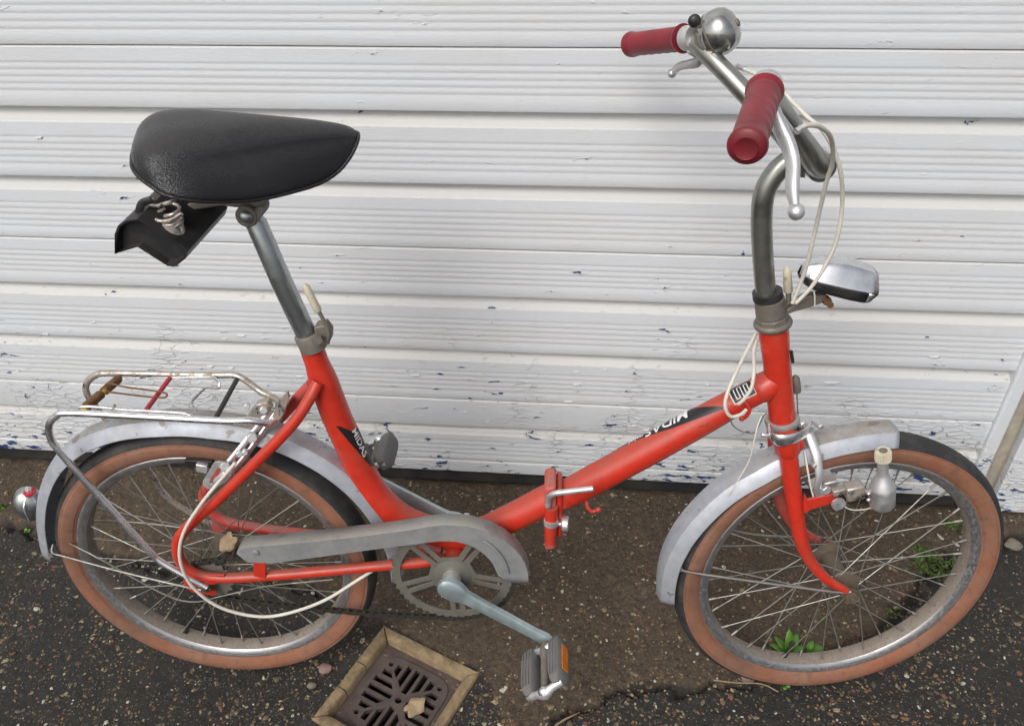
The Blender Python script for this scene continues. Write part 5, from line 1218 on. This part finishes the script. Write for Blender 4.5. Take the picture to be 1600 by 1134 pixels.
# badge on the front of the head tube
m = MBd(); m.tube([B(1236, 548, .012), B(1239, 566, .012)], .0022, 8); m.build('head_badge', M['black'], bike)

# ================================================================== LEAVES, WEEDS, STONES
def leaf_surf(m, base, d, upv, L, W, curl=.3, n=6, tip=1.0):
    d = Vector(d).normalized(); upv = Vector(upv).normalized(); sdv = d.cross(upv).normalized(); rows = []
    for i in range(n+1):
        t = i/n; ww = W*(math.sin(PI*min(1, t*.92+.06))**.8)*(1 if t < 1 else .02); c = Vector(base)+d*(L*t)+upv*(L*curl*math.sin(t*PI*.5)*(1-t*.9)*1.0-L*curl*.6*t*t)
        rows.append([c-sdv*ww+upv*ww*.25, c, c+sdv*ww+upv*ww*.25])
    m.grid(rows)
def dead_leaf(name, c, nrm, size, label, seed):
    rnd = random.Random(seed); m = MBd(); nrm = Vector(nrm).normalized(); e = nrm.orthogonal().normalized(); g2 = nrm.cross(e); n = 22; rows = [[], [], []]
    for k in range(n):
        a = 2*PI*k/n; r_ = size*(.72+.30*abs(math.cos(2.5*a))+rnd.uniform(-.08, .08)); 
        for j, fr in enumerate((.05, .55, 1)): rows[j].append(Vector(c)+e*(r_*fr*math.cos(a)*1.15)+g2*(r_*fr*math.sin(a)*.85)+nrm*(size*.35*fr*fr*(math.cos(2*a)*.5+.3)+rnd.uniform(-.04, .04)*size))
    m.grid(rows, closed=True); m.f.append(list(range(n))); m.m.append(0)
    o = m.build(name, M['leafdry'], None, 60, solid=.0004); tag(o, label, 'leaf'); return o
lp = MB @ B(357, 846, .030)
dead_leaf('dry_leaf', lp, (-.1, -.8, .5), .016, 'dry tan leaf caught on the rear hub just behind the chain guard tip', 3)
lg_ = MD @ Vector((.006, -.016, -.008)); dead_leaf('dry_leaf', G(648, 1104, -.008), (.2, -.2, 1), .018, 'curled pale brown leaf lying across the centre of the iron drain grate', 5)
def stone(px, py, r_, mt, label, seed, sq=.6):
    bm = bmesh.new(); bmesh.ops.create_icosphere(bm, subdivisions=3, radius=r_); p = G(px, py)
    for v in bm.verts:
        k = 1+.28*mnoise.noise(v.co/r_*1.1+Vector((seed, 0, 0)))+.08*mnoise.noise(v.co/r_*4+Vector((seed, 2, 0))); v.co = Vector((v.co.x*k*1.15, v.co.y*k*.9, v.co.z*k*sq))
    me = bpy.data.meshes.new('stone'); bm.to_mesh(me); bm.free(); me.shade_smooth(); me.materials.append(mt)
    o = bpy.data.objects.new('stone', me); COL.objects.link(o); o.location = (p.x, p.y, r_*sq*.35-.002); tag(o, label, 'stone')
stone(508, 1044, .0105, M['stone'], 'pinkish stone set in the tarmac left of the drain surround', 1)
stone(1583, 851, .014, M['stonegrey'], 'grey-brown stone by the foot of the white panel at far right', 2)
stone(1168, 1058, .010, M['stone'], 'small reddish stone at the crack under the front tyre', 3)
stone(487, 1070, .007, M['stonegrey'], 'small tan stone near the left corner of the drain surround', 4)
def weed(px, py, spec, label, mt='leaf', name='weed'):
    p = G(px, py); m = MBd(); o = None
    for (ang, el, L, W, cu) in spec:
        d = Vector((math.cos(R(ang))*math.cos(R(el)), math.sin(R(ang))*math.cos(R(el)), math.sin(R(el)))); upv = Vector((-d.x*d.z, -d.y*d.z, 1-d.z*d.z)).normalized() if abs(d.z) < .98 else Vector((0, -1, .1))
        leaf_surf(m, Vector((0, 0, 0))+Vector((math.cos(R(ang)), math.sin(R(ang)), 0))*.003, d, upv, L, W, cu)
    o = m.build(name, M[mt], None, 60, solid=.0004); o.location = (p.x, p.y, -.004); tag(o, label, 'plant'); return o
weed(1232, 1022, [(95, 70, .050, .0085, .2), (60, 45, .040, .009, .4), (130, 35, .036, .007, .3), (20, 35, .030, .0075, .4), (160, 30, .034, .007, .3), (260, 40, .028, .006, .3), (10, 55, .03, .007, .4)], 'bright green broad-leaved weed growing in the crack inside the front wheel')
weed(1262, 1020, [(20, 30, .030, .008, .4), (60, 50, .024, .007, .4), (170, 40, .022, .006, .3), (330, 35, .02, .006, .3)], 'smaller green weed in the crack right beside the broad-leaved one')
rnd = random.Random(5)
def tuft(px, py, n, spread, Lr, label, mt='moss', W=.0022):
    p = G(px, py); m = MBd()
    for i in range(n):
        a = rnd.uniform(0, 360); r_ = spread*math.sqrt(rnd.random()); b = Vector((r_*math.cos(a)*1.5, r_*math.sin(a), 0)); el = rnd.uniform(15, 75); an = rnd.uniform(0, 360)
        d = Vector((math.cos(R(an))*math.cos(R(el)), math.sin(R(an))*math.cos(R(el)), math.sin(R(el)))); leaf_surf(m, b, d, Vector((-d.x*d.z, -d.y*d.z, 1-d.z*d.z)).normalized(), rnd.uniform(*Lr), W*rnd.uniform(.6, 1.3), .3, 4)
    o = m.build('weed', M[mt], None, 60, fixn=False); o.location = (p.x, p.y, -.004); tag(o, label, 'plant')
tuft(1462, 884, 150, .030, (.008, .020), 'low mossy clump along the crack inside the right side of the front wheel')
tuft(1442, 862, 45, .016, (.006, .014), 'small sparse mossy patch just left of the big mossy clump')
tuft(1496, 822, 55, .018, (.008, .022), 'short green tuft near the door foot at the right of the front wheel', W=.0018)
tuft(1395, 955, 22, .010, (.005, .012), 'tiny clump of moss low in the crack near the front rim')
tuft(2, 792, 14, .008, (.006, .015), 'small green weed at the left edge of the picture below the tail light', 'leaf', .004)
tuft(40, 829, 9, .004, (.004, .008), 'tiny bright green sprout under the rear lamp', 'leaf', .0035)
tuft(1225, 1071, 12, .005, (.004, .009), 'tiny green sprig at the end of the crack below the front tyre', 'leaf', .0025)
m = MBd(); a, b = G(866, 1134, .004), G(906, 1112, .006); m.tube([a, a.lerp(b, .4)+Vector((0, 0, .003)), b], [.002, .0035, .0008], 8, flat=.4); tag(m.build('twig', M['twig']), 'flat dry twig lying at the lower end of the crack', 'twig')
m = MBd(); m.tube(cr([G(1115, 1062, .004), G(1150, 1066, .007), G(1190, 1068, .004), G(1216, 1080, .004)], 5), .0011, 6); tag(m.build('twig', M['twig']), 'thin reddish stalk lying on the ground by the crack under the front tyre', 'twig')
# dead bits along the door foot and in the crack
vs_, fs_ = [], []
for i in range(520):
    px = rg.uniform(-20, 1600); q = WL(px, 760, 0)
    x = rg.uniform(-1.4, 1.1); y = -abs(rg.gauss(0, .035))-.004
    if rg.random() < .35:
        k = rg.randrange(len(EW)-1); t = rg.random(); x = EX[k]+(EX[k+1]-EX[k])*t; y = EY[k]+(EY[k+1]-EY[k])*t+rg.gauss(0, .006)
    lx = (Vector((x, y, 0))-DC).dot(DU); ly = (Vector((x, y, 0))-DC).dot(DV)
    if max(abs(lx), abs(ly)) < DS/2+.002: continue
    chip(x, y, gz(x, y)+.0004, rg.uniform(.0014, .0045), .22)
for i in range(46):
    lx = rg.choice((-1, 1))*rg.uniform(.066, .080) if rg.random() < .5 else rg.uniform(-.08, .08); ly = rg.uniform(.060, .080) if rg.random() < .6 else rg.uniform(-.08, .08)
    if max(abs(lx), abs(ly)) < .066: continue
    q = MD @ Vector((lx, ly, -.0165)); chip(q.x, q.y, q.z, rg.uniform(.0015, .0042), .25)
me = bpy.data.meshes.new('debris'); me.from_pydata(vs_, [], fs_); me.materials.append(M['gravel']); me.update()
do = bpy.data.objects.new('debris', me); COL.objects.link(do); tag(do, 'bits of dead leaf and grit along the door foot, in the crack and round the grate', 'debris', None, 'stuff')
